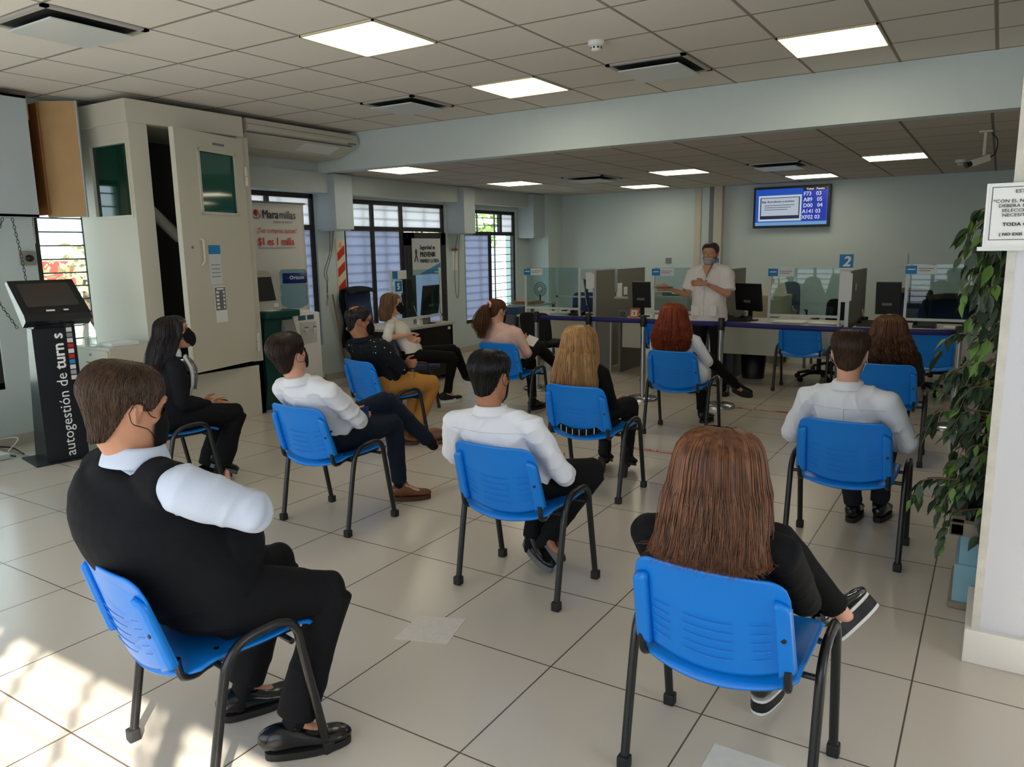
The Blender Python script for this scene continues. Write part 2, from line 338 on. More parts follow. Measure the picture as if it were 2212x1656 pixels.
chain([(-6.98,6.93,1.87),(-7.0,6.9,1.6),(-7.0,6.80,1.36),(-7.02,6.83,1.28),(-7.0,6.79,1.15),(-7.01,6.81,1.02)],'dark pull chain hanging second beside the red striped sign')
chain([(-7.0,9.55,1.84),(-7.03,9.50,1.5),(-7.03,9.49,1.05),(-7.03,9.535,.87),(-7.03,9.58,1.0),(-7.03,9.60,1.5),(-7.0,9.60,1.84)],'long pull chain loop hanging beside the dark door')
chain([(-6.95,3.18,1.92),(-6.99,3.10,1.7),(-7.0,3.02,1.5),(-6.97,3.05,1.3),(-6.98,3.2,1.0)],'steel pull chain left of the wall socket',.03,.0045)
chain([(-6.95,3.25,1.92),(-6.98,3.30,1.6),(-6.99,3.32,1.35),(-6.99,3.34,1.1)],'steel pull chain hanging behind the ticket machine',.03,.0045)
tag(MB().box((-7.08,9.49,1.60),(-7.06,9.62,1.625)).build('red_bracket',mat('red_tag',(165,60,50),.5)),'small red bracket across the chain beside the dark door','bracket')
tag(MB().box((-7.08,9.5,1.30),(-7.077,9.62,1.58)).build('wall_notice',mPaper),'faded paper notice under the red bracket','notice')
# left open shutter box
mWood=mat('raw_plywood',(182,146,100),.6,var=.25,vscale=6,bump=.1,bscale=20); mWoodD=mat('plywood_inside',(150,98,48),.6,var=.3,vscale=6)
t=thing('shutter_box','white shutter box with its plywood lid swung open at the upper left','shutter box',(-6.9,3.0,1.925),0,'shutter boxes above the window wall')
MB().box((-6.77,2.3,1.925),(-6.75,3.37,2.88)).box((-7.08,2.3,1.925),(-6.75,3.37,1.945)).box((-7.08,2.3,2.86),(-6.75,3.37,2.88)).box((-7.07,2.3,1.925),(-6.75,2.32,2.88)).build('casing',mShut,t,True)
MB().box((-7.07,2.35,1.95),(-7.05,3.52,2.86)).box((-7.06,3.50,1.95),(-6.86,3.515,2.86)).build('inner_board',mWoodD,t,True)
MB().box((-7.05,3.37,2.70),(-6.77,3.39,2.86)).build('edge_board',mWood,t,True)
T=Matrix.Translation((-6.90,3.515,0))@Matrix.Rotation(math.radians(34),4,'Z')
l=MB().box((0,-.012,1.935),(.006,.012,2.875),T); l=MB().box((-.0,0,1.935),(.33,.012,2.875),T); lo=l.build('lid',mWood,t,True)
MB().box((-.0,.0125,1.93),(.335,.018,2.88),T).box((.33,-.004,1.93),(.337,.018,2.88),T).build('painted_face',mShut,lo,True)
# socket
t=thing('wall_socket','square metal wall socket left of the barred window','socket',(-7.07,3.39,1.59))
MB().box((-7.08,3.33,1.53),(-7.045,3.45,1.65),bev=.006).build('plate',mat('dull_metal',(150,146,138),.4,metal=.4),t,True)
MB().lathe([(.03,0),(.026,.03),(.0,.032)],n=16,T=Matrix.Translation((-7.045,3.39,1.59))@Matrix.Rotation(PI/2,4,'Y')).build('knob',mBlack,t,True)
MB().tube([(-7.04,3.40,1.66),(-7.05,3.46,1.72),(-7.06,3.47,1.93)],.003,5).build('cable',mWhite,t,True)
# far left bin, cables, power strip
t=thing('waste_bin','white waste bin with a grey rim cut off at the left edge','bin',(-6.45,2.38,0))
MB().prism([(-6.62,2.22),(-6.28,2.22),(-6.28,2.56),(-6.62,2.56)],'z',0,.42).build('bucket',mWhite,t,True)
MB().box((-6.64,2.20,.42),(-6.26,2.58,.50),bev=.01).build('rim',mGreyP,t,True)
t=thing('power_strip','white power strip lying on the floor left of the ticket machine','power strip',(-6.72,2.85,0))
MB().box((-6.85,2.78,0),(-6.62,2.86,.045),bev=.01).build('body',mWhite,t,True)
tag(MB().tube([Vector(p) for p in cr([(-6.62,2.9,.01),(-6.75,2.72,.06),(-6.9,2.66,.02),(-7.0,2.8,.05),(-6.95,3.0,.02),(-6.6,2.95,.02)],8)],.006,6).build('cable',mBlack),'black cable looping beside the ticket machine','cable')
tag(MB().tube([Vector(p) for p in cr([(-6.66,2.86,.05),(-6.78,3.0,.12),(-6.95,2.9,.1),(-7.0,2.7,.02),(-6.8,2.6,.02)],8)],.005,6).build('cable',mWhite),'white cable tangled beside the ticket machine','cable')
# ---- ceiling fittings
def led(x,y,z,label):
    t=thing('ceiling_light',label,'ceiling light',(x,y,z),0,'square LED ceiling panels')
    h=.305; MB().box((-h,-h,-.012),(h,-h+.012,.0)).box((-h,h-.012,-.012),(h,h,.0)).box((-h,-h,-.012),(-h+.012,h,0)).box((h-.012,-h,-.012),(h,h,0)).build('frame',mat('lamp_frame',(205,195,160),.5),t)
    MB().box((-h+.012,-h+.012,-.008),(h-.012,h-.012,-.003)).build('diffuser',mLed,t)
gx=lambda i:-.738+.611*i
for i,j,lb in [(-4.5,-1.5,'square lit ceiling panel nearest the viewer on the left'),(-4.5,1.5,'square lit ceiling panel just before the beam in the middle'),(-.5,1.5,'square lit ceiling panel at the upper right before the beam')]: led(gx(i),4.787+.611*j,ZC,lb)
for i,j,lb in [(-8.5,3.5,'lit panel of the lower ceiling nearest the window wall just behind the beam'),(-8.5,7.5,'lit panel of the lower ceiling above the door with the poster'),(-4.5,7.5,'lit panel of the lower ceiling above the standing man'),(-6.5,10.5,'small far lit panel near the middle of the back wall'),(-2.5,10.5,'far lit panel right above the television'),(-.5,7.5,'lit panel of the lower ceiling at the far right')]: led(gx(i),4.921+.611*j,ZL,lb)
mPlate=mat('diffuser_plate',(205,208,206),.3)
def acv(x,y,z,label,lab2=None):
    t=thing('ceiling_vent',label,'ceiling vent',(x,y,z),0,'square ceiling air diffusers')
    h=.305; MB().box((-h,-h,-.014),(h,-h+.035,-.001)).box((-h,h-.035,-.014),(h,h,-.001)).box((-h,-h,-.014),(-h+.035,h,-.001)).box((h-.035,-h,-.014),(h,h,-.001)).build('frame',mat('vent_frame',(175,170,162),.5),t)
    MB().box((-h+.03,-h+.03,-.006),(h-.03,h-.03,-.003)).build('dark_throat',mat('throat',(22,22,22),.9),t)
    MB().box((-.235,-.235,-.05),(.235,.235,-.04),bev=.003).build('plate',mPlate,t)
acv(gx(-6.5),4.787-.611*3.5,ZC,'air diffuser at the upper left corner of the picture'); acv(gx(-2.5),4.787+.611*1.5,ZC,'air diffuser before the beam at the right'); acv(gx(-6.5),4.787+.611*1.5,ZC,'air diffuser before the beam above the wall air conditioner')
acv(gx(-6.5),4.921+.611*7.5,ZL,'air diffuser in the lower ceiling left of the standing man'); acv(gx(-2.5),4.921+.611*7.5,ZL,'air diffuser in the lower ceiling before the television')
for (x,y,z,lb) in [(-2.34,4.78,ZC,'white smoke detector on the near ceiling'),(-.463,10.4,ZL,'white smoke detector on the far lower ceiling')]:
    t=thing('smoke_detector',lb,'smoke detector',(x,y,z),0,'smoke detectors')
    MB().lathe([(.055,0),(.055,-.022),(.045,-.03),(.036,-.032),(.034,-.05),(.026,-.06),(0,-.062)][::-1],n=24).build('housing',mWhite,t)
    m_=MB()
    for i in range(8): a=i*PI/4; m_.box((.033,-.006,-.047),(.036,.006,-.036),Matrix.Rotation(a,4,'Z'))
    m_.build('slots',mBlack,t)
# security camera
t=thing('security_camera','small cream security camera hanging from the lower ceiling at the right','camera',(-.18,7.9,ZL))
MB().tube([(0,0,0),(0,0,-.20)],.014,8).box((-.05,-.05,-.012),(.05,.05,0)).build('bracket',mCream,t)
T=Matrix.Translation((-.02,-.02,-.24))@Matrix.Rotation(math.radians(215),4,'Z')@Matrix.Rotation(math.radians(18),4,'Y')
MB().box((-.07,-.028,-.028),(.09,.028,.028),T,bev=.006).build('housing',mCream,t)
MB().tube([T@V(.09,0,0),T@V(.135,0,0)],[.022,.026],12).build('lens',mBlack,t)
MB().tube([Vector(p) for p in cr([(-.05,-.05,-.24),(.07,.03,-.2),(.09,.04,-.08),(.03,.02,0)],6)],.005,6).build('cable',mBlack,t)
# wall AC unit
t=thing('air_conditioner','long cream ceiling air conditioner beside the security booth','air conditioner',(-6.5,5.8,2.62))
pr_=[(-6.86,2.90),(-6.22,2.885),(-6.19,2.80),(-6.24,2.75),(-6.50,2.66),(-6.86,2.64)]
MB().prism(pr_,'y',5.10,6.62).build('casing',mCream,t,True)
MB().box((-6.23,5.10,2.752),(-6.20,6.52,2.758)).box((-6.215,5.1,2.83),(-6.20,6.52,2.834)).build('seam',mat('seam',(95,92,85),.7),t,True)
MB().prism([(-6.27,2.741),(-6.44,2.681),(-6.45,2.676),(-6.28,2.734)],'y',5.9,6.4).build('louver',mWhite,t,True)
MB().box((-6.24,6.46,2.775),(-6.196,6.58,2.80)).build('badge',mGreyP,t,True)
# ================================================================= SECURITY BOOTH
t=thing('security_booth','cream armoured guard booth with green glass and its door ajar','booth',(-6.6,4.4,0))
mGreen=mat('green_glass',(14,52,40),.08,spec=.8,var=.3,vscale=3); 
x0,x1,ya,yb=-7.04,-6.2,3.88,5.08
b=MB(); w=.05
# left face (-Y) with window hole
b.box((x0,ya,0),(x1,ya+w,1.94)).box((x0,ya,2.53),(x1,ya+w,2.69)).box((x0,ya,1.94),(-6.79,ya+w,2.53)).box((-6.255,ya,1.94),(x1,ya+w,2.53))
b.box((x1-.05,ya+w,0.0),(x1,4.05,2.69)).box((x1-.05,4.05,0),(x1,yb,.54)).box((x1-.05,4.96,.54),(x1+.01,yb,2.69)).box((x0,yb-.05,0),(x1,yb,2.69)).box((x0,ya,.5),(x1,yb,.54))
b.build('shell',mCream,t,True)
MB().box((x0-.02,ya-.03,2.69),(x1+.03,yb-.06,2.875),bev=.004).build('roof_cap',mCream,t,True)
MB().box((-6.79,ya+.02,1.94),(-6.255,ya+.03,2.53)).build('side_glass',mGreen,t,True)
fr=MB(); 
for a_,b_ in [((-6.81,ya-.008,1.915),(-6.235,ya,1.94)),((-6.81,ya-.008,2.53),(-6.235,ya,2.555)),((-6.81,ya-.008,1.94),(-6.79,ya,2.53)),((-6.255,ya-.008,1.94),(-6.235,ya,2.53))]: fr.box(a_,b_)
fr.build('window_trim',mCream,t,True)
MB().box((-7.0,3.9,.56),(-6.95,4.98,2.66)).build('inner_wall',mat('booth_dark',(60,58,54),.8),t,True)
MB().tube([(-6.4,4.10,2.03),(-6.42,4.42,1.75)],.05,14).build('tube_lamp',mat('dull_white',(170,170,160),.5),t,True)
# door leaf
T=Matrix.Translation((-6.19,4.96,0))@Matrix.Rotation(math.radians(-90-13.5),4,'Z')   # local x runs from hinge to free edge
# local +x direction -> roughly -Y, tilted outward (+X)
T=Matrix.Translation((-6.19,4.97,0)); ang=math.atan2(-.86,.20); T=T@Matrix.Rotation(ang,4,'Z')
W_=.885; d=MB(); n0,n1=-.0,.055
def dbx(mb,xa,xb,za,zb,ta=0,tb=.05): mb.box((xa,ta,za),(xb,tb,zb),T)
dbx(d,0,.13,.56,2.66);dbx(d,.62,W_,.56,2.66);dbx(d,.13,.62,.56,1.97);dbx(d,.13,.62,2.50,2.66)
dl=d.build('door',mCream,t,True)
g=MB();dbx(g,.13,.62,1.97,2.50,.02,.03);g.build('glass',mat('green_glass_light',(22,80,68),.05,spec=.9),dl,True)
g=MB();dbx(g,.60,.625,1.95,2.52,.05,.058);dbx(g,.12,.145,1.95,2.52,.05,.058);dbx(g,.12,.625,1.95,1.975,.05,.058);dbx(g,.12,.625,2.495,2.52,.05,.058);g.build('glass_trim',mCream,dl,True)
g=MB();dbx(g,.27,.42,2.565,2.585,.05,.056);g.build('name_plate',mGreyP,dl,True)
g=MB(); g.tube([T@V(.68,.05,1.74),T@V(.68,.09,1.72),T@V(.68,.09,1.54),T@V(.68,.05,1.50)],.011,8); g.build('handle',mCream,dl,True)
g=MB(); g.tube([T@V(.78,.05,1.66),T@V(.78,.058,1.66)],.012,10); g.build('lock',mGreyP,dl,True)
for z in (2.32,.74):
    g=MB(); g.tube([(-6.125,4.985,z-.09),(-6.125,4.985,z-.005)],.018,10); g.tube([(-6.125,4.985,z+.005),(-6.125,4.985,z+.09)],.018,10); g.box((-6.19,4.98,z-.09),(-6.12,4.992,z+.09)); g.build('hinge',mCream,dl,True)
def poster_on(parent_label,name,ax,ay,za,zb,mt): pass
P=MB();dbx(P,.43,.585,1.33,1.68,.0505,.052); po=tag(P.build('notice_poster',mat('poster_grey',(205,208,212),.6)),'small leaflet with a blue heading taped on the booth door','poster')
P=MB();dbx(P,.43,.585,1.60,1.68,.052,.053);P.build('heading',mCyan,po)
P=MB();P.cur=0
for i in range(4): dbx(P,.45,.565,1.50-i*.035,1.507-i*.035,.052,.053)
P.build('print',mGreyP,po)
P=MB();dbx(P,.40,.55,.98,1.31,.0505,.052); po=tag(P.build('notice_poster',mPaper),'grey instruction sheet taped lower on the booth door','poster')
P=MB();dbx(P,.405,.545,1.09,1.30,.052,.053);P.build('print_panel',mat('print_grey',(110,110,115),.6),po)
P=MB()
for i in range(5):
    dbx(P,.495,.53,1.245-i*.035,1.265-i*.035,.053,.054); dbx(P,.42,.44,1.245-i*.035,1.265-i*.035,.053,.054)
dbx(P,.43,.52,1.278,1.292,.053,.054); P.build('print',mPaper,po)
# ================================================================= TICKET MACHINE
t=thing('ticket_machine','black self service ticket machine with a slanted screen','ticket machine',(-6.3,3.06,0))
mKi=mat('kiosk_black',(24,27,34),.35,spec=.5)
MB().box((-6.50,2.86,0),(-6.10,3.27,.012)).build('base_plate',mKi,t,True)
MB().prism([(-6.47,.012),(-6.15,.012),(-6.15,1.06),(-6.27,1.06)],'y',2.95,3.25).build('cabinet',mKi,t,True)
# slanted head: profile in XZ
MB().prism([(-6.16,1.05),(-6.09,1.09),(-6.40,1.32),(-6.27,1.05)],'y',2.96,3.24).build('neck',mKi,t,True)
hp=[(-6.13,1.075),(-6.035,1.125),(-6.06,1.17),(-6.42,1.42),(-6.465,1.395)]
hd=MB().prism(hp,'y',2.89,3.35).build('head',mKi,t,True)
A_=V(-6.06,0,1.17);B_=V(-6.42,0,1.42);dd=(B_-A_).normalized();nn=Vector((-dd.z,0,dd.x)) if False else Vector((.57,0,.82)).normalized()
def onk(u,y,h): p=A_+(B_-A_)*u; return Vector((p.x,y,p.z))+nn*h
MB().add([onk(.22,2.94,.002),onk(.22,3.30,.002),onk(.90,3.30,.002),onk(.90,2.94,.002)],[(0,1,2,3)]).build('screen',mat('kiosk_screen',(62,58,56),.12,spec=.8),hd,True)
for y0_,y1_ in ((3.05,3.11),(3.17,3.205)): MB().add([onk(.08,y0_,.002),onk(.08,y1_,.002),onk(.125,y1_,.002),onk(.125,y0_,.002)],[(0,1,2,3)]).build('label_mark',mWhiteL,hd,True)
text('autogestión de ',.112,mWhiteL,t,(-6.148,3.155,.035),(0,0,1),(0,-1,0)); text('turn s',.118,mWhiteL,t,(-6.148,3.155,.735),(0,0,1),(0,-1,0),bold=.0035)
sq=[(230,230,230),(150,150,150),(225,225,225),(200,40,40),(230,230,230),(40,40,45),(40,140,210),(230,230,230),(170,170,170),(220,220,220)]
for i,c in enumerate(sq):
    MB().box((-6.1495,3.185,1.02-i*.042),(-6.147,3.225,1.053-i*.042)).build('square',mat('sq%d'%c[1],c,.5),t,True)
MB().box((-6.1495,3.04,.955),(-6.147,3.12,.963)).build('ticket_slot',mBlack,t,True)
# drawer unit + spray bottle
t=thing('drawer_cabinet','low white drawer cabinet between ticket machine and booth','cabinet',(-6.3,3.6,0))
MB().box((-6.56,3.42,0),(-6.02,3.80,.86),bev=.004).build('body',mCream,t,True)
for z0_,z1_ in ((.67,.84),(.49,.66),(.12,.48)):
    o=MB().box((-6.55,3.405,z0_),(-6.03,3.42,z1_),bev=.003).build('drawer',mCream,t,True)
    MB().tube([(-6.34,3.40,(z0_+z1_)/2-.02),(-6.22,3.40,(z0_+z1_)/2-.02)],.005,6).build('handle',mGreyP,o,True)
    if z0_>.6: MB().tube([(-6.28,3.406,.80),(-6.28,3.40,.80)],.011,10).build('lock',mGreyP,o,True)
t=[o_ for o_ in COL.objects if o_.name=='ticket_machine'][0]; t.rotation_euler=(0,0,math.radians(-11))
tag(MB().box((-6.30,3.5,.861),(-6.12,3.74,.885)).build('paper_tray',mPaper),'white tray of paper on the drawer cabinet','paper')
t=thing('spray_bottle','clear spray bottle with a red trigger on the drawer cabinet','bottle',(-6.37,3.47,.861))
mPet=mat('clear_plastic',(225,235,238),.08,trans=.9,ior=1.2,alpha=.7)
MB().lathe([(.045,0),(.048,.02),(.048,.12),(.03,.17),(.015,.2),(.013,.225)],n=20).build('bottle',mPet,t)
MB().lathe([(.044,.005),(.046,.02),(.046,.07)],n=20).build('liquid',mat('liquid_pale',(215,225,210),.1,alpha=.5),t)
rd=mat('red_plastic',(215,50,35),.4)
MB().box((-.02,-.014,.225),(.055,.014,.265),bev=.006).tube([(.035,0,.225),(.045,0,.19)],.006,6).build('trigger',rd,t)
# ================================================================= BANNER, ATM, COOLER
t=thing('advertising_banner','tall white roll-up banner in front of the frosted window','banner',(-6.9,6.15,0))
def bn(u,v): return (-6.93+.012*math.sin(v*9+u*3)+.02*v*math.sin(u*5),5.58+u*.84,.10+v*2.05)
mBan=mat('banner_cloth',(206,203,198),.6,var=.03)
def bn(u,v): return (-6.93+.006*math.sin(v*9+u*3),5.58+u*.84,.10+v*2.05)
MB().grid(bn,12,24,.003).build('cloth',mBan,t,True)
MB().tube([(-6.93,5.56,2.16),(-6.93,6.44,2.16)],.01,8).build('top_rail',mGreyP,t,True)
MB().box((-7.0,5.64,0),(-6.84,6.54,.10),bev=.01).build('stand',mGreyP,t,True)
mGd=mat('logo_red',(196,62,48),.6); 
text('Mara',.128,mInk,t,(-6.915,5.80,1.985),(0,1,.0),(0,0,1),bold=.0028,sx=.88); text('millas',.128,mInk,t,(-6.915,6.04,1.985),(0,1,0),(0,0,1),sx=.85)
text('SISTEMA DE PUNTOS',.030,mGreyP,t,(-6.915,5.95,1.935),(0,1,0),(0,0,1))
text('¡Tus compras suman!',.078,mGd,t,(-6.915,5.72,1.825),(0,1,0),(0,0,1),sx=.84); text('$1 es 1 milla',.118,mGd,t,(-6.915,5.72,1.69),(0,1,0),(0,0,1),bold=.0028,sx=.86)
MB().box((-6.917,5.72,1.655),(-6.9155,6.26,1.661)).build('fine_print',mGreyP,t,True)
T=Matrix.Translation((-6.916,5.80,2.04))@Matrix.Rotation(PI/2,4,'Y')
MB().tube([(-6.916,5.72+.055*math.cos(a*PI/8),2.01+.028*math.sin(a*PI/8)) for a in range(17)],.006,5,cap=False).build('logo_ring',mGreyP,t,True)
MB().tube([(-6.914,5.72,2.0),(-6.914,5.72,2.05),(-6.914,5.72,2.075)],[.003,.03,.012],10,flat=1).build('logo_pin',mGd,t,True)
t=thing('bank_terminal','dark green and grey self service bank terminal behind the booth','terminal',(-6.45,5.35,0))
mTeal=mat('dark_teal',(16,62,56),.4); mTg=mat('terminal_grey',(168,166,158),.45)
MB().prism([(-6.75,0),(-6.28,0),(-6.22,.3),(-6.24,.6),(-6.2,.95),(-6.75,.95)],'y',5.14,5.50).build('body',mTeal,t,True)
MB().box((-6.75,5.12,.95),(-6.14,5.56,1.02),bev=.015).build('shelf',mTeal,t,True)
MB().prism([(-6.7,1.02),(-6.30,1.02),(-6.38,1.36),(-6.50,1.42),(-6.7,1.42)],'y',5.14,5.46).build('head',mTg,t,True)
MB().prism([(-6.318,1.12),(-6.312,1.12),(-6.368,1.36),(-6.374,1.36)],'y',5.17,5.40).build('screen',mBlack,t,True)
MB().box((-6.309,5.36,1.05),(-6.30,5.42,1.09)).build('card_slot',mWhite,t,True)
MB().prism([(-6.18,.05),(-6.14,.3),(-6.12,.5),(-6.14,.75),(-6.19,.92),(-6.24,.92),(-6.24,.05)],'y',5.36,5.505).build('side_panel',mat('panel_grey',(120,122,118),.4),t,True)
tag(MB().box((-6.35,5.2,1.021),(-6.18,5.33,1.024)).build('paper',mPaper),'white slip lying on the bank terminal shelf','paper')
t=thing('water_cooler','white water dispenser with taps beside the banner','water cooler',(-6.55,5.87,0))
MB().box((-6.74,5.68,0),(-6.38,6.06,.95),bev=.02).build('body',mat('cooler_white',(226,226,222),.35),t,True)
MB().box((-6.385,5.76,.62),(-6.372,5.99,.85)).build('tap_recess',mat('recess',(190,190,186),.5),t,True)
MB().box((-6.385,5.74,.875),(-6.374,5.84,.925)).box((-6.385,5.87,.875),(-6.374,5.96,.925)).build('label_plates',mat('plate_blue',(60,90,110),.4),t,True)
for y,c in ((5.81,(170,40,40)),(5.93,(60,110,180))):
    o=MB().box((-6.375,y-.015,.76),(-6.33,y+.015,.79),bev=.004).tube([(-6.345,y,.77),(-6.345,y,.73)],.009,8).build('tap',mWhite,t,True)
    MB().box((-6.35,y-.013,.79),(-6.32,y+.013,.80)).build('lever',mat('lev%d'%c[0],c,.4),o,True)
MB().lathe([(.15,.95),(.15,.97),(.09,.985),(.085,1.0)],c=(-6.56,5.87,0),n=24).build('collar',mWhite,t,True)
t=thing('water_bottle','large blue water bottle upside down on the dispenser','bottle',(-6.56,5.87,1.0))
mBot=mat('blue_pet',(130,185,210),.08,trans=.9,ior=1.12,alpha=.75)
MB().lathe([(.07,.0),(.135,.03),(.145,.06),(.145,.13),(.135,.15),(.145,.17),(.145,.25),(.133,.265),(.145,.28),(.145,.39),(.13,.42),(0,.425)],n=32).build('bottle',mBot,t)
lb=MB()
lb.grid(lambda u,v:(.148*math.cos(-1.6+u*2.2),.148*math.sin(-1.6+u*2.2),.275+v*.11),18,2,.001); lbo=lb.build('label',mat('label_navy',(20,40,110),.5),t)
text('Orizon',.055,mWhiteL,lbo,(-6.56+.152*math.cos(-.75),5.87+.152*math.sin(-.75)-.05,1.32),(.45,.9,0),(0,0,1))
tag(MB().tube([(-7.02,6.90,1.08),(-7.05,7.12,.0)],.012,8).build('broom_stick',mat('stick_wood',(150,120,80),.6)),'wooden stick leaning on the wall beside the red striped sign','stick')
t=thing('caution_sign','tall red and cream striped caution strip on the wall beside the wide window','sign',(-7.07,7.14,.9))
MB().box((-7.08,7.05,.94),(-7.065,7.20,1.76)).build('board',mat('sign_cream',(215,205,180),.6),t,True)
st=MB()
for z in (1.18,1.40,1.60): st.add([(-7.063,7.06,z-.12),(-7.063,7.19,z-.02),(-7.063,7.19,z+.09),(-7.063,7.06,z-.01)],[(0,1,2,3)])
st.build('stripe',mat('stripe_red',(190,50,40),.5),t,True)
fr=MB()
for z in (.955,1.05,1.10): fr.box((-7.064,7.06,z),(-7.062,7.19,z+.006))
fr.box((-7.064,7.06,.955),(-7.062,7.066,1.10)).box((-7.064,7.184,.955),(-7.062,7.19,1.10)).build('box_outline',MATS['stripe_red'],t,True)
MB().prism([(7.09,1.66),(7.16,1.66),(7.125,1.73)],'x',-7.064,-7.062).build('warning_triangle',mat('triangle',(220,150,110),.5),t,True)
# safety poster on door
t=thing('safety_poster','white and blue safety poster taped on the dark door','poster',(-7.06,8.87,1.2))
py0,py1,pz0,pz1=8.53,9.19,1.255,1.775
MB().box((-7.066,py0,pz0),(-7.063,py1,pz1)).build('sheet',mat('poster_light',(200,204,208),.5,var=.1,vscale=4),t,True)
MB().prism([(py0+.15,pz0+.012),(py1-.012,pz0+.012),(py1-.012,pz0+.17)],'x',-7.063,-7.0615).build('blue_corner',mat('poster_blue',(70,140,190),.5),t,True)
for s_,sz,y,z,bo,sx in [('Seguridad es',.088,8.70,1.62,.002,.80),('PREVENIR',.098,8.70,1.515,.004,.85),('PRIMERO LA VIDA',.072,8.70,1.43,.002,.76)]:
    text(s_,sz,mInk,t,(-7.060,y,z),(0,1,0),(0,0,1),bold=bo,sx=sx)
MB().tube([(-7.059,8.575,1.445),(-7.059,8.63,1.585),(-7.059,8.615,1.625),(-7.059,8.60,1.585),(-7.059,8.655,1.445)],.009,5,flat=.6).build('ribbon',mInk,t,True)
MB().box((-7.0612,9.04,1.278),(-7.060,9.165,1.298)).box((-7.0612,9.03,1.278),(-7.060,9.036,1.315)).build('logo_mark',mWhiteL,t,True)
# ================================================================= DESKS
mDesk=mat('desk_top',(188,186,178),.45,var=.05); mPanel=mat('modesty_panel',(186,186,172),.5,var=.05)
mGreyPart=mat('grey_partition',(118,116,110),.6,var=.08); mSideGrey=mat('desk_side',(110,110,106),.5); mAlu=mat('alu_edge',(190,192,194),.35,metal=.3)
mAcr=clearglass('acrylic',(225,238,238))
def desk(x0,x1,label,front=True):
    t=thing('service_desk',label,'desk',((x0+x1)/2,9.3,0),0,'service desks')
    MB().box((x0,9.0,.675),(x1,9.75,.705),bev=.003).build('desktop',mDesk,t,True)
    MB().box((x0+.06,9.04,.33),(x1-.06,9.06,.66)).build('modesty_panel',mPanel,t,True)
    for x in (x0+.01,x1-.04): MB().box((x,9.03,0),(x+.03,9.72,.675)).build('side_panel',mSideGrey,t,True)
    return t
def guard(x0,x1,label,hl=1.35,y=9.01):
    t=thing('sneeze_guard',label,'sneeze guard',((x0+x1)/2,y,.705),0,'acrylic screens on the service desks')
    m=mWhite; MB().box((x0,y-.012,.705),(x0+.026,y+.012,hl)).build('post',m,t,True); MB().box((x1-.026,y-.012,.705),(x1,y+.012,hl)).build('post',m,t,True)
    MB().box((x0,y-.014,.795),(x1,y+.010,.822)).build('rail',m,t,True)
    MB().box((x0+.02,y-.004,.82),(x1-.02,y,hl)).build('pane',mAcr,t,True)
    s_=MB().box((x0-.01,y-.018,hl-.10),(x0+.28,y-.015,hl-.01)).build('name_strip',mPaper,t,True)
    MB().box((x0-.008,y-.020,hl-.098),(x0+.10,y-.018,hl-.012)).build('blue_block',mCyan,s_,True)
    for k in range(2): MB().box((x0+.115,y-.0195,hl-.045-k*.022),(x0+.255-k*.03,y-.0185,hl-.038-k*.022)).build('fine_print',mGreyP,s_,True)
    MB().box((x0+.012,y-.0215,hl-.055),(x0+.085,y-.0205,hl-.045)).build('logo_mark',mWhiteL,s_,True)
    return t
desk(-5.62,-4.44,'service desk beside the far window with files and a green folder on it')
desk(-4.10,-2.90,'service desk carrying the small orange number card')
desk(-2.80,-1.42,'service desk in front of which the standing man and an empty blue chair stand')
desk(-1.30,.10,'service desk at the right behind the ficus leaves')
guard(-5.48,-4.63,'white framed screen on the desk nearest the far window')
guard(-3.62,-2.80,'white framed screen partly hidden by the standing man')
guard(-2.21,-1.43,'white framed screen left of the blue sign with a 2')
guard(-.81,.05,'white framed screen behind the ficus leaves',1.38)
# side wing of the first guard
t=thing('side_screen','slanted clear side screen beside the desk by the far window','sneeze guard',(-4.9,9.4,.705))
MB().box((-5.30,9.55,.705),(-5.27,9.57,1.33)).box((-5.30,9.55,.92),(-4.2,9.57,.945)).build('frame',mWhite,t,True)
MB().add([(-5.27,9.56,1.30),(-4.35,9.56,1.0),(-4.35,9.56,1.33)],[(0,1,2)]).build('pane',frosted('haze_acrylic',(190,205,208),.6),t,True)
def partition(x,y1,label):
    t=thing('partition',label,'partition',(x,9.5,0),0,'grey desk partitions')
    MB().box((x-.016,8.99,0),(x+.016,y1,1.31)).build('panel',mGreyPart,t,True)
    MB().box((x-.02,8.97,0),(x+.02,8.99,1.312)).build('edge_strip',mAlu,t,True); return t
p=partition(-4.41,10.62,'grey partition left of the desk with the orange number card')
MB().box((-4.39,8.99,0),(-4.19,9.02,.68)).build('foot_panel',mGreyPart,p,True); MB().box((-4.19,8.985,0),(-4.17,9.02,.69)).build('foot_strip',mAlu,p,True)
partition(-2.86,10.35,'grey partition behind the standing man'); partition(-1.36,10.2,'grey partition right of the blue sign with a 2')
# leaflet holders
for (x,za,zb,lb) in [(-4.45,1.08,1.29,'stack of white leaflets hanging on the left partition edge'),(-1.38,.98,1.31,'stack of rolled papers on the partition edge under the blue sign with a 2')]:
    t=thing('leaflet_stack',lb,'leaflets',(x,8.95,za))
    for i in range(5): MB().box((x-.06+i*.012,8.93-.003*i,za+.004*i),(x+.02+i*.012,8.934-.003*i,zb-.006*i)).build('sheet',mPaper,t,True)
t=thing('leaflet_sheet','white notes pinned on the left partition','paper',(-4.38,9.75,1.0)); MB().box((-4.392,9.62,.93),(-4.388,9.80,1.12)).box((-4.392,9.86,.95),(-4.388,9.98,1.06)).build('sheet',mPaper,t,True)
t=thing('leaflet_sheet','two narrow notes pinned on the partition beside the monitor behind the standing man','paper',(-2.83,9.2,.9)); MB().box((-2.842,9.07,.82),(-2.838,9.14,1.05)).box((-2.842,9.19,.84),(-2.838,9.27,.99)).build('sheet',mPaper,t,True)
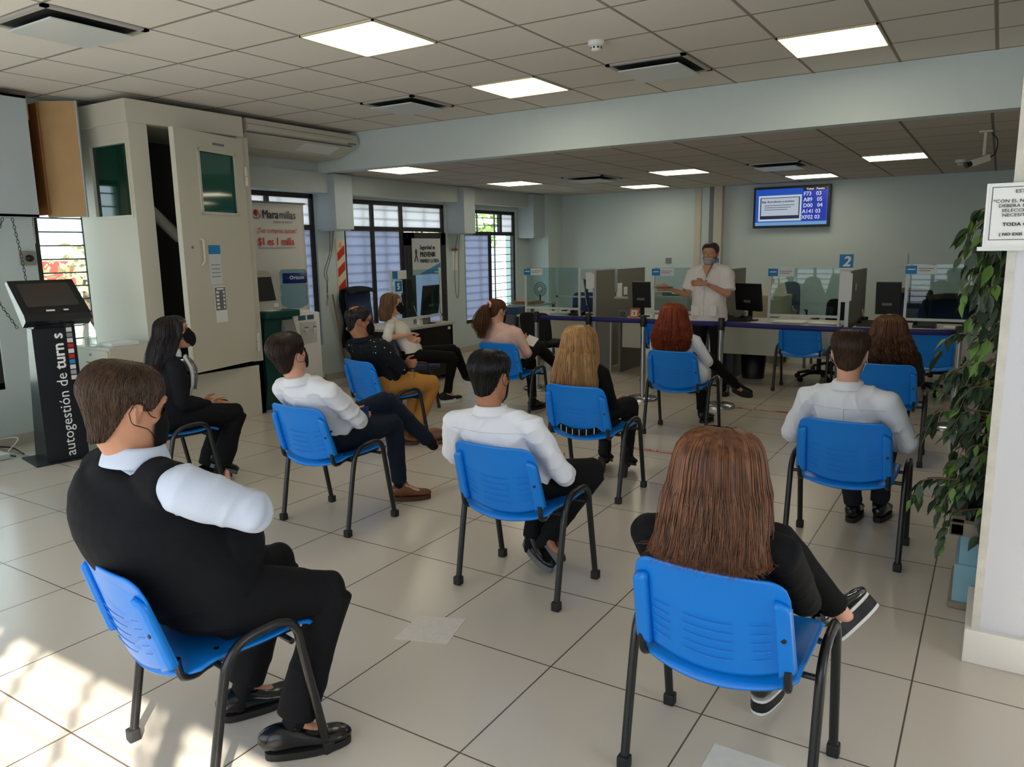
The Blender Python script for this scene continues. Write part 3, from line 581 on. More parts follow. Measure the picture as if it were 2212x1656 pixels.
tag(MB().box((-1.342,9.35,1.08),(-1.339,9.43,1.16)).build('sticky_note',mat('note_yellow',(215,190,130),.7)),'yellow sticky note on the partition right of the blue sign','note')
# number signs
t=thing('number_sign','blue square sign with a white 2 above the screen post','sign',(-1.39,9.0,1.34))
MB().box((-1.465,8.985,1.345),(-1.325,8.99,1.49)).build('plate',mCyan,t,True); MB().box((-1.468,8.982,1.325),(-1.32,8.992,1.345)).build('clip',mPaper,t,True)
text('2',.15,mWhiteL,t,(-1.43,8.983,1.365),(1,0,0),(0,0,1),bold=.006,shear=.2)
t=thing('number_sign','blue sign edge seen behind the shoulder of the standing man','sign',(-2.85,9.0,1.34))
MB().box((-2.93,8.985,1.345),(-2.79,8.99,1.46)).build('plate',mCyan,t,True)
t=thing('number_card','orange framed card with a 3 standing on the desk','card',(-3.88,9.03,.705))
T=Matrix.Translation((-3.89,9.06,.712))@Matrix.Rotation(math.radians(-12),4,'X')
MB().box((-.065,-.003,0),(.065,.003,.12),T).build('frame',mat('orange_card',(205,110,60),.6),t,True); MB().box((-.042,-.005,.02),(.042,-.003,.10),T).build('card',mPaper,t,True)
text('3',.05,mInk,t,T@V(-.014,-.0055,.04),(1,0,0),(0,.2,.97),bold=.002)
t=thing('photo_block','small grey framed block beside the orange number card','frame',(-4.05,9.06,.705)); MB().box((-4.10,9.05,.705),(-3.98,9.07,.80)).build('frame',mGreyP,t,True); MB().box((-4.085,9.048,.72),(-3.995,9.05,.79)).build('picture',mat('photo_grey',(80,84,84),.3),t,True)
# monitors
def monitor(x,y,rz,label,wd=.36,ht=.30,z=.705,dx=.0,gp='monitors on the service desks'):
    t=thing('monitor',label,'monitor',(x,y,z),rz,gp)
    MB().lathe([(.10,0),(.10,.012),(.03,.02)],n=20).box((-.025,-.012,.015),(.025,.012,.17)).build('stand',mBlack,t)
    T=Matrix.Translation((0,-.02,.12))@Matrix.Rotation(math.radians(8),4,'X')
    MB().box((-wd/2,-.018,0),(wd/2,.018,ht),T,bev=.006).build('housing',mBlack,t)
    MB().box((-wd/2+.015,.0181,.015),(wd/2-.015,.0195,ht-.015),T).build('screen',mat('screen_glow',(60,80,110),.2,emit=(70,100,150),es=.4),t)
    MB().box((-.06,-.0195,.10),(.04,-.0181,.13),T).build('sticker',mGreyP,t); return t
monitor(-2.50,9.36,-28,'tilted black monitor back right of the standing man',.40,.33)
monitor(-1.0,9.4,0,'black monitor with a small label behind the curly haired woman',.25,.36)
monitor(-3.90,9.36,6,'black monitor behind the orange number card',.24,.34)
monitor(-4.68,9.38,-60,'black monitor seen edge-on left of the leaflets',.34,.36)
monitor(-5.95,7.45,95,'black monitor at the desk beside the safety poster',.36,.36)
# clutter on desks
def obj1(name,mb,m,label,cat,group=None): return tag(mb.build(name,m),label,cat,group)
mBeige=mat('beige_metal',(176,170,146),.5)
def papers(x,y,z,w,d,n,label,seed):
    rg=random.Random(seed); mb=MB()
    for i in range(n):
        T=Matrix.Translation((x+rg.uniform(-.01,.01),y+rg.uniform(-.01,.01),z+.0015*i))@Matrix.Rotation(rg.uniform(-.25,.25),4,'Z'); mb.box((-w/2,-d/2,0),(w/2,d/2,.0012),T)
    obj1('paper_stack',mb,mPaper,label,'papers')
papers(-2.0,9.2,.706,.34,.24,14,'loose white papers on the desk under the screen left of the 2 sign',1); papers(-1.62,9.18,.706,.30,.2,12,'white papers beside the right post under the 2 sign',2)
papers(-.30,9.2,.706,.26,.2,14,'white papers on the desk behind the ficus',3); papers(-5.05,9.22,.706,.30,.2,4,'papers on the desk by the far window',4)
obj1('folder',MB().box((-5.18,9.14,.714),(-4.9,9.34,.722)),mat('green_folder',(96,160,130),.5),'green folder on the desk by the far window','folder')
for x,y,lb,wd in [(-2.62,9.2,'black telephone beside the monitor of the middle desk',.30),(-.62,9.25,'black telephone on the desk behind the ficus',.22),(-3.45,9.2,'black telephone under the screen beside the standing man',.16),(-1.15,9.16,'dark desk tray behind the curly haired woman',.24),(-4.78,9.2,'black desk phone beside the green folder',.16)]:
    t=thing('telephone',lb,'telephone',(x,y,.706),0,'desk telephones'); MB().prism([(-.09,0),(.09,0),(.09,.06),(-.09,.025)],'x',-wd/2,wd/2).build('base',mBlack,t); MB().tube([(-wd/2+.02,-.05,.05),(-wd/2+.02,0,.07),(-wd/2+.02,.07,.08)],.018,8).build('handset',mBlack,t)
t=thing('binder','open grey ring binder leaning behind the middle desk phone','binder',(-2.68,9.3,.706)); T=Matrix.Translation((-2.66,9.32,.72))@Matrix.Rotation(math.radians(-30),4,'Y'); MB().box((-.12,-.1,0),(.12,.1,.02),T).box((-.11,-.09,.021),(.11,.09,.035),T).build('binder_body',mGreyP,t,True)
t=thing('file_cabinet','grey metal filing cabinet beneath a blue box by the far window','cabinet',(-5.72,9.2,0)); MB().box((-5.98,8.98,0),(-5.64,9.5,.70),bev=.004).build('body',mat('slate_metal',(88,92,100),.5),t,True); MB().box((-5.97,8.968,.37),(-5.65,8.98,.68)).build('drawer',MATS['slate_metal'],t,True); MB().box((-5.76,8.962,.50),(-5.69,8.968,.535)).build('label_holder',mPaper,t,True)
obj1('file_box',MB().box((-5.96,9.05,.702),(-5.64,9.35,.80),bev=.006),mat('box_blue',(40,74,96),.5),'dark blue box file on the filing cabinet','box')
obj1('envelope_pile',MB().box((-6.05,9.55,.802),(-5.68,9.85,.83)).box((-6.0,9.53,.832),(-5.7,9.83,.85)),mat('kraft',(160,128,88),.7,var=.15),'pile of kraft envelopes beside the screen near the far window','envelopes')
t=thing('side_table','dark side table carrying the envelopes beneath the far window','table',(-5.65,9.75,0)); MB().box((-6.1,9.52,.77),(-5.66,10.2,.80)).build('tabletop',mDesk,t,True)
for x,y in ((-6.07,9.55),(-5.69,9.55),(-6.07,10.17),(-5.69,10.17)): MB().box((x-.015,y-.015,0),(x+.015,y+.015,.77)).build('leg',mSideGrey,t,True)
t=thing('desk_fan','small black and white desk fan beneath the far window','fan',(-5.82,10.0,.80)); MB().lathe([(.07,0),(.07,.015),(.012,.02),(.012,.12)],n=16).build('stand',mBlack,t)
o=MB(); TF=Matrix.Translation((0,0,.2))@Matrix.Rotation(PI/2,4,'X')
for r in (.05,.08,.105): o.tube([TF@V(r*math.cos(a*PI/10),r*math.sin(a*PI/10),0) for a in range(21)],.004,5,cap=False)
for a in range(12): o.tube([TF@V(.02*math.cos(a*PI/6),.02*math.sin(a*PI/6),.01),TF@V(.105*math.cos(a*PI/6),.105*math.sin(a*PI/6),0)],.002,4)
o.build('cage',mBlack,t); MB().lathe([(.03,-.02),(.03,.02),(0,.024)],n=14,T=TF).build('hub',mWhite,t)
t=thing('storage_cabinet','beige cabinet behind the middle desk','cabinet',(-2.68,10.9,0)); MB().box((-2.98,10.7,0),(-2.42,11.2,.92),bev=.005).build('body',mBeige,t,True); MB().box((-2.96,10.69,.48),(-2.44,10.70,.88)).build('door',mBeige,t,True)
t=thing('lamp_box','cream tapered box on the beige cabinet','box',(-2.60,10.9,.92)); MB().prism([(-2.72,.921),(-2.44,.921),(-2.50,1.15),(-2.66,1.15)],'y',10.8,11.0).build('body',mat('cream_shade',(226,220,196),.6),t,True)
obj1('desk_bell',MB().lathe([(.05,0),(.045,.03),(.02,.06),(0,.062)],c=(-2.88,10.86,.921),n=16),mBlack,'small dark dome on the beige cabinet left of the cream box','bell')
t=thing('back_table','pale table behind the middle desk with a cup on it','table',(-2.1,10.6,0)); MB().box((-2.42,10.4,.62),(-2.03,10.9,.65)).build('tabletop',mDesk,t,True)
for x,y in ((-2.40,10.42),(-2.06,10.42),(-2.4,10.87),(-2.06,10.87)): MB().box((x-.015,y-.015,0),(x+.015,y+.015,.62)).build('leg',mSideGrey,t,True)
t=thing('cup','brown cup with a white straw on the pale table','cup',(-2.26,10.6,.65)); MB().lathe([(.032,0),(.042,.10)],n=16).build('cup_body',mat('cup_brown',(140,122,106),.5),t); MB().tube([(0,0,.08),(-.02,0,.15)],.006,6).build('straw',mWhite,t)
t=thing('printer','white and grey office printer between the screen and the standing man','printer',(-3.85,10.5,.0))
MB().box((-4.12,10.3,.0),(-3.62,10.75,.55)).build('stand_cabinet',mBeige,t,True); MB().box((-4.12,10.3,.55),(-3.62,10.75,.92),bev=.01).build('body',mat('printer_white',(176,178,172),.5),t,True); MB().box((-4.10,10.29,.97),(-3.7,10.7,1.0)).box((-4.14,10.31,.92),(-4.0,10.7,1.05)).build('lid',mWhite,t,True); MB().box((-4.10,10.285,.60),(-3.64,10.30,.63)).build('paper_slot',mBlack,t,True)
obj1('light_switch',MB().box((-4.72,12.285,1.33),(-4.62,12.3,1.42)),mGreyP,'grey light switch on the back wall left of the standing man','switch')
obj1('light_switch',MB().box((-1.22,12.285,1.28),(-1.10,12.3,1.46)),MATS['wall_paint'],'flat blank plate on the back wall right of the partition','switch')
# under desk things
t=thing('waste_bin','tall black waste bin under the middle desk','bin',(-2.45,9.4,0)); MB().lathe([(.13,0),(.16,.42),(.155,.42)],n=20).build('bucket',mBlack,t)
t=thing('computer_tower','dark computer tower under the middle desk','computer',(-2.72,9.4,0)); MB().box((-.08,-.2,0),(.08,.2,.36),bev=.004).build('case',mat('tower_dark',(40,46,60),.4),t)
t=thing('pencil_holder','wire tray of pens beside the curly haired woman','holder',(-1.22,9.12,.706)); MB().lathe([(.035,0),(.035,.09)],n=14,c=(0,.2,0)).build('pot',mBlack,t); MB().tube([(0,.2,.02),(-.03,.2,.17)],.01,6).build('pen',mat('pen_beige',(190,170,130),.5),t)
# TV
t=thing('television','wall mounted television showing a blue queue list','television',(-2.72,12.25,1.85))
MB().box((-3.27,12.18,1.86),(-2.16,12.26,2.47),bev=.006).build('housing',mBlack,t,True)
MB().box((-2.85,12.26,2.0),(-2.6,12.30,2.3)).build('wall_bracket',mBlackMetal,t,True)
def E_(n,c,s_): return mat(n,(5,5,5),.3,emit=c,es=s_)
MB().box((-3.235,12.178,1.895),(-2.195,12.180,2.435)).build('screen',E_('tv_blue',(16,84,200),.9),t,True)
MB().box((-3.235,12.1765,1.895),(-2.195,12.178,1.945)).build('ticker',E_('tv_tick',(120,180,235),.8),t,True)
MB().box((-2.545,12.1765,1.945),(-2.21,12.178,2.435)).build('list_panel',E_('tv_list',(10,50,190),.8),t,True); MB().box((-2.545,12.176,2.39),(-2.21,12.1765,2.435)).build('list_header',E_('tv_hdr',(10,10,50),.5),t,True)
MB().box((-3.19,12.1765,1.96),(-2.56,12.178,2.34)).build('slide',E_('tv_slide',(225,235,245),.8),t,True); MB().box((-3.165,12.176,1.99),(-2.585,12.1765,2.31)).build('slide_frame',E_('tv_sf',(20,40,90),.5),t,True); MB().box((-3.15,12.1755,2.04),(-2.60,12.176,2.30)).build('slide_page',E_('tv_pg',(205,220,235),.8),t,True)
wl_=E_('tv_white',(225,235,250),1.0); nb=E_('tv_navy',(20,35,80),.4)
for i,s_ in enumerate(['F73   03','A89   05','D00   04','A141 03','XF02 03']): text(s_,.082,wl_,t,(-2.535+(0,0,0,-.012,-.02)[i],12.174,2.318-i*.085),(1,0,0),(0,0,1),bold=.001,sx=.93)
text('Ticket   Puesto',.042,wl_,t,(-2.50,12.174,2.40),(1,0,0),(0,0,1),bold=.001); text('Baja de productos y servicios',.043,nb,t,(-3.14,12.174,2.235),(1,0,0),(0,0,1),bold=.0015,sx=.93)
for i in range(3): MB().box((-3.10,12.1735,2.19-i*.032),(-2.66-i*.05,12.1745,2.198-i*.032)).build('fine_print',nb,t,True)
# desk 5 at the left
t=thing('reception_desk','dark fronted desk with a pale top beside the safety poster','desk',(-6.2,7.2,0))
MB().box((-6.55,6.62,.68),(-5.78,7.78,.712),bev=.003).build('desktop',mDesk,t,True); MB().box((-5.83,6.64,.06),(-5.81,7.76,.68)).box((-6.5,7.73,.0),(-5.81,7.76,.68)).box((-6.5,6.64,0),(-5.81,6.67,.68)).build('front_panel',mat('black_laminate',(16,17,20),.35),t,True)
MB().lathe([(.03,0),(.03,.003)],n=18,T=Matrix.Translation((-5.808,7.2,.56))@Matrix.Rotation(PI/2,4,'Y')).build('cable_cap',mBlack,t,True); MB().box((-5.809,7.66,.62),(-5.806,7.71,.655)).build('asset_tag',mPaper,t,True)
t=thing('sneeze_guard','white framed screen on the desk beside the safety poster','sneeze guard',(-5.87,7.15,.712),0,'acrylic screens on the service desks')
MB().box((-5.885,6.68,.712),(-5.86,6.705,1.39)).build('post',mWhite,t,True); MB().box((-5.885,7.60,.712),(-5.86,7.625,1.39)).build('post',mWhite,t,True); MB().box((-5.886,6.68,.795),(-5.86,7.625,.822)).build('rail',mWhite,t,True); MB().box((-5.874,6.70,.82),(-5.87,7.6,1.38)).build('pane',mAcr,t,True)
s_=MB().box((-5.857,6.69,1.28),(-5.853,6.95,1.38)).build('name_strip',mPaper,t,True); MB().box((-5.853,6.70,1.285),(-5.851,6.79,1.375)).build('blue_block',mCyan,s_,True)
t=thing('number_sign','blue sign with a white 5 hanging under the name strip','sign',(-5.85,6.78,1.05)); MB().box((-5.857,6.73,1.12),(-5.853,6.87,1.27)).build('sheet',mPaper,t,True); MB().box((-5.853,6.74,1.14),(-5.851,6.86,1.26)).build('plate',mCyan,t,True); text('5',.10,mWhiteL,t,(-5.849,6.77,1.165),(0,1,0),(0,0,1),bold=.004)
t=thing('desk_organizer','grey desk organizer with pens beside the screen post','organizer',(-5.98,7.35,.712)); MB().box((-.08,-.06,0),(.08,.06,.09),bev=.004).build('tray',mGreyP,t); MB().tube([(-.04,0,.05),(-.07,-.05,.22)],.006,6).tube([(0,.02,.05),(.02,.03,.2)],.006,6).build('pen',mat('pen_grey',(170,175,180),.4),t)
t=thing('desk_calendar','small white block calendar on the dark desk','calendar',(-5.93,7.26,.712)); MB().box((-.02,-.035,0),(.02,.035,.11)).build('block',mPaper,t)
# ================================================================= CHAIRS
mFab=mat('navy_fabric',(38,48,84),.9,bump=.1,bscale=200,sheen=.2); mFabK=mat('black_fabric_seat',(20,20,24),.9,bump=.1,bscale=200); mRub=mat('rubber_foot',(28,28,30),.6)
def side_leg(mb,s,front,r=.0145):
    x=.272*s
    if front: p=[(x,.195,.03),(x,.155,.25),(x,.128,.40),(x,.118,.455),(x,.092,.492),(x,.05,.506),(x,0,.504),(x,-.02,.5035)]
    else: p=[(x,-.195,.03),(x,-.155,.25),(x,-.125,.40),(x,-.108,.45),(x,-.075,.485),(x,-.035,.5005),(x,.0,.504),(x,.02,.505)]
    P=[Vector(q) for q in cr(p,5)]; mb.tube(P,r,12,side=(1,0,0)); return mb
def back_shape(u,v):
    # u -1..1, v 0..1 ; rounded corners
    hw=.226-.012*v
    e=max(0,(abs(u)-.72)/.28); e2=1-math.sqrt(max(0,1-e*e))
    zt=.755-.052*e2-.004*(1-u*u); zb=.482-.056*(1-abs(u)**2.2)+.0*e2
    z=zb+(zt-zb)*v; k=(z-.42)/.335
    y=-.183-.10*k-.042*(1-u*u)*(.55+.45*(1-k))+.018*max(0,k-.85)/.15*-1*.3
    return Vector((hw*u,y,z))
def seat_shape(u,v):
    hw=.228; e=max(0,(abs(u)-.7)/.3); e2=1-math.sqrt(max(0,1-e*e))
    yb=-.200-.050*(1-u*u)+.05*e2*.6; yf=.225-.03*e2
    y=yb+(yf-yb)*v; z=.448+.010*u*u-.012*math.sin(PI*v)-.03*max(0,v-.85)**2/.0225*.8-.048*(max(0,.22-v)/.22)**1.6*(1-.55*u*u)
    return Vector((hw*u,y,z))
def make_chair(label,group):
    t=thing('visitor_chair',label,'chair',(0,0,0),0,group)
    s_=MB().grid(lambda a,b:seat_shape(2*a-1,b),33,25,.007).build('seat',mBlueP,t,fixn=True)
    b=MB().grid(lambda a,c:back_shape(2*a-1,c),49,33,.007)
    for s in (-1,1):   # side lugs
        def lug(a,c,s=s):
            u=s*(.785+.205*a); P0=back_shape(u,.03+.80*c); 
            h=.017*min(1,min(a,1-a)/.12)*min(1,(1-c)/.05+0.0)*min(1,c/.02+.9); return Vector((P0.x*1.015,P0.y+.005-h-.006*min(1,min(a,1-a)/.05),P0.z-.012*(1-c)))
        b.grid(lug,9,22,.004)
    for i in range(5):
        for (ua,ub) in ((-.34,.30),(-.74,-.52),(.52,.74)):
            pts=[]
            for k in range(9):
                u=ua+(ub-ua)*k/8; q=back_shape(u,.16+.09*i+(.03*(abs(u)) if abs(u)>.4 else .02*(u*u)*4)); pts.append(q+Vector((0,-.0078,0)))
            b.tube(pts,.0016,5)
    bo=b.build('backrest',mBlueP,t,fixn=False)
    for s in (-1,1):
        q=back_shape(.9*s,.42); MB().tube([q+Vector((0,-.015,0)),q+Vector((0,-.022,0))],.0075,12).build('bolt',mBlack,bo)
        q=seat_shape(.72*s,.30); MB().tube([q+Vector((0,0,.0)),q+Vector((0,0,.003))],.008,10).build('bolt',mBlack,s_)
    for s in (-1,1):
        for fr_ in (0,1):
            lg=side_leg(MB(),s,fr_).build('leg',mBlackMetal,t)
            y=.198 if fr_ else -.198
            MB().box((.272*s-.019,y-.019,0),(.272*s+.019,y+.019,.042),bev=.006).build('foot_cap',mRub,lg)
    f=MB()
    for y in (.10,-.115): f.tube([(-.268,y,.425),(.268,y,.425)],.0095,8)
    for s in (-1,1): f.tube([Vector(p) for p in cr([(.19*s,.16,.427),(.19*s,-.10,.422),(.200*s,-.175,.412),(.206*s,-.212,.425),(.207*s,-.222,.455),(.207*s,-.225,.485)],6)],.0115,8)
    f.build('seat_frame',mBlackMetal,t); return t
GB='blue plastic visitor chairs'
protoc=make_chair('blue plastic chair nearest the left, man in black vest sitting on it',GB)
chairs=[(-2.025,1.41,-10,None),
(-3.283,3.18,-1,'blue plastic chair under the man in white shirt looking up'),(-1.828,2.99,0,'blue plastic chair in the centre, black haired man in white shirt on it'),
(-2.19,4.465,-1,'blue plastic chair under the woman with long straight blonde hair'),(-2.228,6.26,0,'blue plastic chair under the red haired woman'),
(-.577,4.208,0,'blue plastic chair under the young man with short brown hair'),(-.594,2.18,0,'blue plastic chair closest at the right, auburn haired woman on it'),
(-.648,6.245,2,'blue plastic chair under the woman with curly brown hair'),(-4.643,3.03,-13,'blue plastic chair under the woman in black blazer'),
(-4.177,4.677,-14,'blue plastic chair under the man in the dotted black shirt'),(-3.86,6.12,0,'blue plastic chair under the woman in the pink sweater'),
(-1.75,8.81,0,'empty blue plastic chair in front of the screen with the 2 sign'),(-.475,8.40,0,'empty blue plastic chair behind the ficus leaves'),(-3.27,8.70,0,'blue plastic chair half hidden behind the belt post left of the red haired woman')]
protoc.location=(chairs[0][0],chairs[0][1],0); protoc.rotation_euler=(0,0,math.radians(chairs[0][2]))
for x,y,a,lb in chairs[1:]:
    c=copy_tree(protoc); c.location=(x,y,0); c.rotation_euler=(0,0,math.radians(a)); c['label']=lb
[q for q in protoc.children if q.name.startswith('backrest')][0].location=(0,-.03,-.008)
def rbox_cushion(w,d,h,z,r=.05): 
    # rounded cushion via superellipse
    def fn(a,b):
        th=2*PI*a; ph=-PI/2+PI*b; ct,st=math.cos(th),math.sin(th); cp,sp=math.cos(ph),math.sin(ph); e=.35
        f=lambda q,e_:math.copysign(abs(q)**e_,q)
        return (w/2*f(cp,e)*f(ct,e),d/2*f(cp,e)*f(st,e),z+h/2*f(sp,.6))
    return fn
def uph_chair(loc,rz,label,mf,group):
    t=thing('upholstered_chair',label,'chair',loc,rz,group)
    MB().grid(rbox_cushion(.47,.45,.06,.445),33,17).build('seat',mf,t)
    T=Matrix.Translation((0,-.245,.66))@Matrix.Rotation(math.radians(-80),4,'X'); 
    MB().grid(rbox_cushion(.46,.36,.05,0),33,17,T=T).build('backrest',mf,t)
    for s in (-1,1):
        for fr_ in (0,1):
            lg=side_leg(MB(),s,fr_,.0125).build('leg',mBlackMetal,t); y=.198 if fr_ else -.198
            MB().lathe([(.018,0),(.018,.03)],c=(.272*s,y,0),n=10).build('foot_cap',mRub,lg)
    f=MB()
    for y in (.10,-.115): f.tube([(-.268,y,.41),(.268,y,.41)],.0095,8)
    for s in (-1,1): f.tube([Vector(p) for p in cr([(.15*s,.1,.41),(.15*s,-.2,.41),(.15*s,-.25,.44),(.15*s,-.27,.62)],6)],.011,8)
    f.build('seat_frame',mBlackMetal,t); return t
_k=uph_chair((-5.10,6.20,0),-52,'navy upholstered chair turned sideways under the woman in the white top',mFab,'upholstered chairs'); _k.scale=(1,1,.94)
uph_chair((-4.72,8.28,0),-6,'black upholstered chair empty at the desk beyond the woman in pink',mFabK,'upholstered chairs')
def swivel(loc,rz,label,mf,ht=1.0,arms=True,jacket=None,sc=1):
    t=thing('swivel_chair',label,'chair',loc,rz,'office swivel chairs')
    b=MB()
    for i in range(5):
        a=2*PI*i/5+.3; b.tube([(0,0,.10),(.14*math.cos(a),.14*math.sin(a),.095),(.27*math.cos(a),.27*math.sin(a),.06)],[.028,.02,.016],8)
    b.tube([(0,0,.07),(0,0,.40)],.026,12); b.build('base',mBlack,t)
    for i in range(5):
        a=2*PI*i/5+.3; MB().tube([(.27*math.cos(a)-.02*math.sin(a),.27*math.sin(a)+.02*math.cos(a),.028),(.27*math.cos(a)+.02*math.sin(a),.27*math.sin(a)-.02*math.cos(a),.028)],.028,12).build('caster',mBlack,t)
    MB().grid(rbox_cushion(.48,.46,.08,.455),33,17).build('seat',mf,t)
    T=Matrix.Translation((0,-.235,.455+(ht-.455)/2+.03))@Matrix.Rotation(math.radians(-82),4,'X')
    MB().grid(rbox_cushion(.44,ht-.50,.06,0),33,17,T=T).tube([(0,-.1,.42),(0,-.26,.45),(0,-.285,.62)],.02,8).build('backrest',mf,t)
    if arms:
        for s in (-1,1): MB().tube([Vector(p) for p in cr([(.2*s,0,.43),(.27*s,0,.46),(.28*s,.02,.62),(.27*s,-.1,.655),(.27*s,.12,.66)],5)],.014,8).build('armrest',mBlack,t)
    if jacket:
        def fn(a,b): 
            u=a*2-1; return (.25*u*(1+.1*math.sin(b*9)),-.30-.035*math.cos(u*1.5)+.012*math.sin(u*11+b*4),ht+.02-.03*u*u-b*(ht-.40)*(1))
        j=thing('jacket',jacket[1],'jacket',loc,rz); MB().grid(fn,30,20,.012).grid(lambda a,b:(.24*(a*2-1),-.30+b*.16,ht+.025+.01*math.sin(b*3)-.03*(a*2-1)**2-b*b*.06),20,8,.01).build('cloth',jacket[0],j)
    return t
mGreyBlue=mat('greyblue_fabric',(62,76,100),.8)
swivel((-2.58,11.6,0),200,'tall grey-blue swivel chair behind the middle desk',mGreyBlue,1.06)
swivel((-1.66,10.35,0),175,'black swivel chair behind the screen left of the 2 sign',mFabK,.90)
swivel((-5.35,10.45,0),190,'blue swivel chair behind the desk by the far window',mat('blue_fabric',(24,48,96),.8),.92)
swivel((-1.72,9.55,0),0,'black swivel chair base standing under the middle desk',mFabK,.62,False)
swivel((-.60,9.2,0),0,'black swivel chair base under the right desk',mFabK,.60,False)
swivel((-.95,10.95,0),180,'swivel chair behind the right desk with a brown jacket on it',mFab,1.0,True,(mat('jacket_brown',(96,84,74),.85,var=.2),'brown jacket hung over the swivel chair at the right desk'))
swivel((-.42,10.15,0),185,'dark swivel chair with dark blue centre seen through the right screen',mat('deep_navy',(26,36,66),.8),.98,True,(mat('jacket_black',(28,26,28),.85),'black jacket hung on the chair nearest the ficus'))
swivel((-6.70,7.28,0),-90,'large navy swivel chair behind the man in the dotted shirt',mFab,1.14,True,(mat('jacket_coal',(16,16,18),.85),'black jacket draped on the navy swivel chair at the reception desk'))
# ================================================================= QUEUE POSTS AND BELTS
posts=[(-4.40,'chrome queue post beside the woman in pink'),(-3.74,'chrome queue post behind the blonde woman'),(-3.10,'chrome queue post left of the red haired woman'),(-2.275,'chrome queue post in front of the standing man'),(-.235,'chrome queue post behind the ficus')]
for x,lb in posts:
    t=thing('queue_post',lb,'queue post',(x,7.47,0),0,'chrome queue posts')
    MB().lathe([(.16,0),(.16,.02),(.15,.032),(.03,.04)],n=36).build('base',mChrome,t); MB().lathe([(.027,.035),(.027,.79)],n=18).build('pole',mChrome,t)
    MB().lathe([(.032,.78),(.033,.80),(.033,.895),(.025,.90)],n=18).build('belt_head',mBlack,t)
mBelt=mat('belt_navy',(38,36,104),.7)
for (a,b,lb) in [(-4.40,-3.74,'navy belt stretched beyond the woman in pink'),(-3.74,-3.10,'navy belt stretched behind the blonde woman'),(-3.10,-2.275,'navy belt stretched in front of the standing man'),(-2.275,-.235,'long navy belt stretched before the middle and right desks')]:
    L=b-a; tag(MB().grid(lambda u,v:(a+.03+(L-.06)*u,7.47,.815+v*.05-.02*L*4*u*(1-u)*.25),16,2,.003).build('queue_belt',mBelt),lb,'belt','queue belts')
# floor tapes and papers
mTape=mat('tape_red',(170,58,46),.5,var=.2,vscale=30)
for (x0,x1,y,lb) in [(-2.42,-1.86,5.575,'red floor tape with white lettering behind the auburn haired woman'),(-3.75,-3.12,7.53,'red floor tape left of the queue post base'),(-2.1,-1.6,7.52,'red floor tape right of the queue post in front of the standing man'),(-.75,-.25,7.54,'red floor tape beside the ficus'),(-4.35,-4.10,5.05,'red floor tape end beside the man in mustard trousers')]:
    t=thing('floor_tape',lb,'tape',(x0,y,0),0,'red waiting line tapes'); MB().box((x0,y-.028,.0005),(x1,y+.028,.0015)).build('strip',mTape,t,True)
    if x1-x0>.4: text('ZONA DE ESPERA',.038,mPaper,t,(x0+.05,y-.013,.002),(1,0,0),(0,1,0),bold=.001,sx=1.1)
obj1('floor_paper',MB().box((-.66,1.98,.0005),(-.36,2.24,.0015)),mat('floor_sheet',(226,224,218),.6,var=.15,vscale=30),'white worn paper stuck on the floor under the auburn haired woman','paper')
obj1('floor_paper',MB().prism([(-2.02,2.22),(-1.80,2.30),(-1.86,2.52),(-2.06,2.44)],'z',.0005,.0015),mat('floor_sheet2',(222,216,208),.6,var=.25,vscale=40),'white paper stuck on the floor beyond the leg of the man in the vest','paper')
# notice on pillar
t=thing('pillar_notice','printed notice in a clear sleeve on the white pillar','notice',(.2,3.23,1.7))
MB().box((-.055,3.222,1.575),(.32,3.226,1.80)).build('sleeve',mat('sleeve',(222,222,220),.15,spec=.8),t,True); MB().box((-.045,3.2195,1.592),(.30,3.2215,1.795)).build('sheet',mPaper,t,True)
fr=MB(); fr.box((-.038,3.218,1.605),(.29,3.2192,1.607)).box((-.038,3.218,1.785),(.29,3.2192,1.787)).box((-.038,3.218,1.605),(-.036,3.2192,1.787)).build('border',mInk,t,True)
MB().box((-.07,3.2185,1.568),(.32,3.222,1.582)).build('perforated_strip',mWhite,t,True)
for s_,x,z,sz,bo in [('EST',.03,1.765,.017,0),('*CON EL NUE',-.033,1.733,.016,0),('DEBERA IN',-.016,1.717,.016,0),('SELECCIO',-.006,1.701,.016,0),('NECESIT',-.004,1.685,.016,0),('TODA C',.0,1.653,.017,.0004),('( NO EXIS',-.008,1.62,.014,.0004)]:
    text(s_,sz,mInk,t,(x,3.2175,z),(1,0,0),(0,0,1),bold=bo,sx=1.13)
# ficus
t=thing('potted_ficus','tall potted ficus with drooping dark green leaves behind the pillar','plant',(.12,3.95,0))
mPotB=mat('pot_blue',(150,196,214),.6,var=.3,vscale=9); mPotS=mat('pot_stone',(150,142,128),.8,var=.3,vscale=20,bump=.2,bscale=60)
po=MB().prism([(-.06,3.72),(.36,3.72),(.36,4.14),(-.06,4.14)],'z',.02,.20).prism([(-.045,3.735),(.345,3.735),(.345,4.125),(-.045,4.125)],'z',.20,.34).build('pot',mPotB,t,True)
MB().box((-.075,3.70,0),(.375,4.16,.03),bev=.008).build('saucer',mPotS,po,True); MB().box((-.09,3.69,.34),(.39,3.75,.40),bev=.008).box((-.09,4.11,.34),(.39,4.17,.40),bev=.008).box((-.09,3.69,.34),(-.03,4.17,.40),bev=.008).box((.33,3.69,.34),(.39,4.17,.40),bev=.008).build('rim',mPotS,po,True)
MB().box((-.03,3.75,.3),(.33,4.11,.36)).build('soil',mat('soil',(50,38,28),.95,bump=.5),po,True)
rg=random.Random(11); st=MB(); lv=MB(); lv2=MB(); base=Vector((.14,3.93,.35))
tr=[Vector(p) for p in cr([base,(.13,3.96,.7),(.16,3.98,1.1),(.12,4.0,1.5),(.06,4.02,1.72)],8)]; st.tube(tr,[.022-.014*i/(len(tr)-1) for i in range(len(tr))],8)
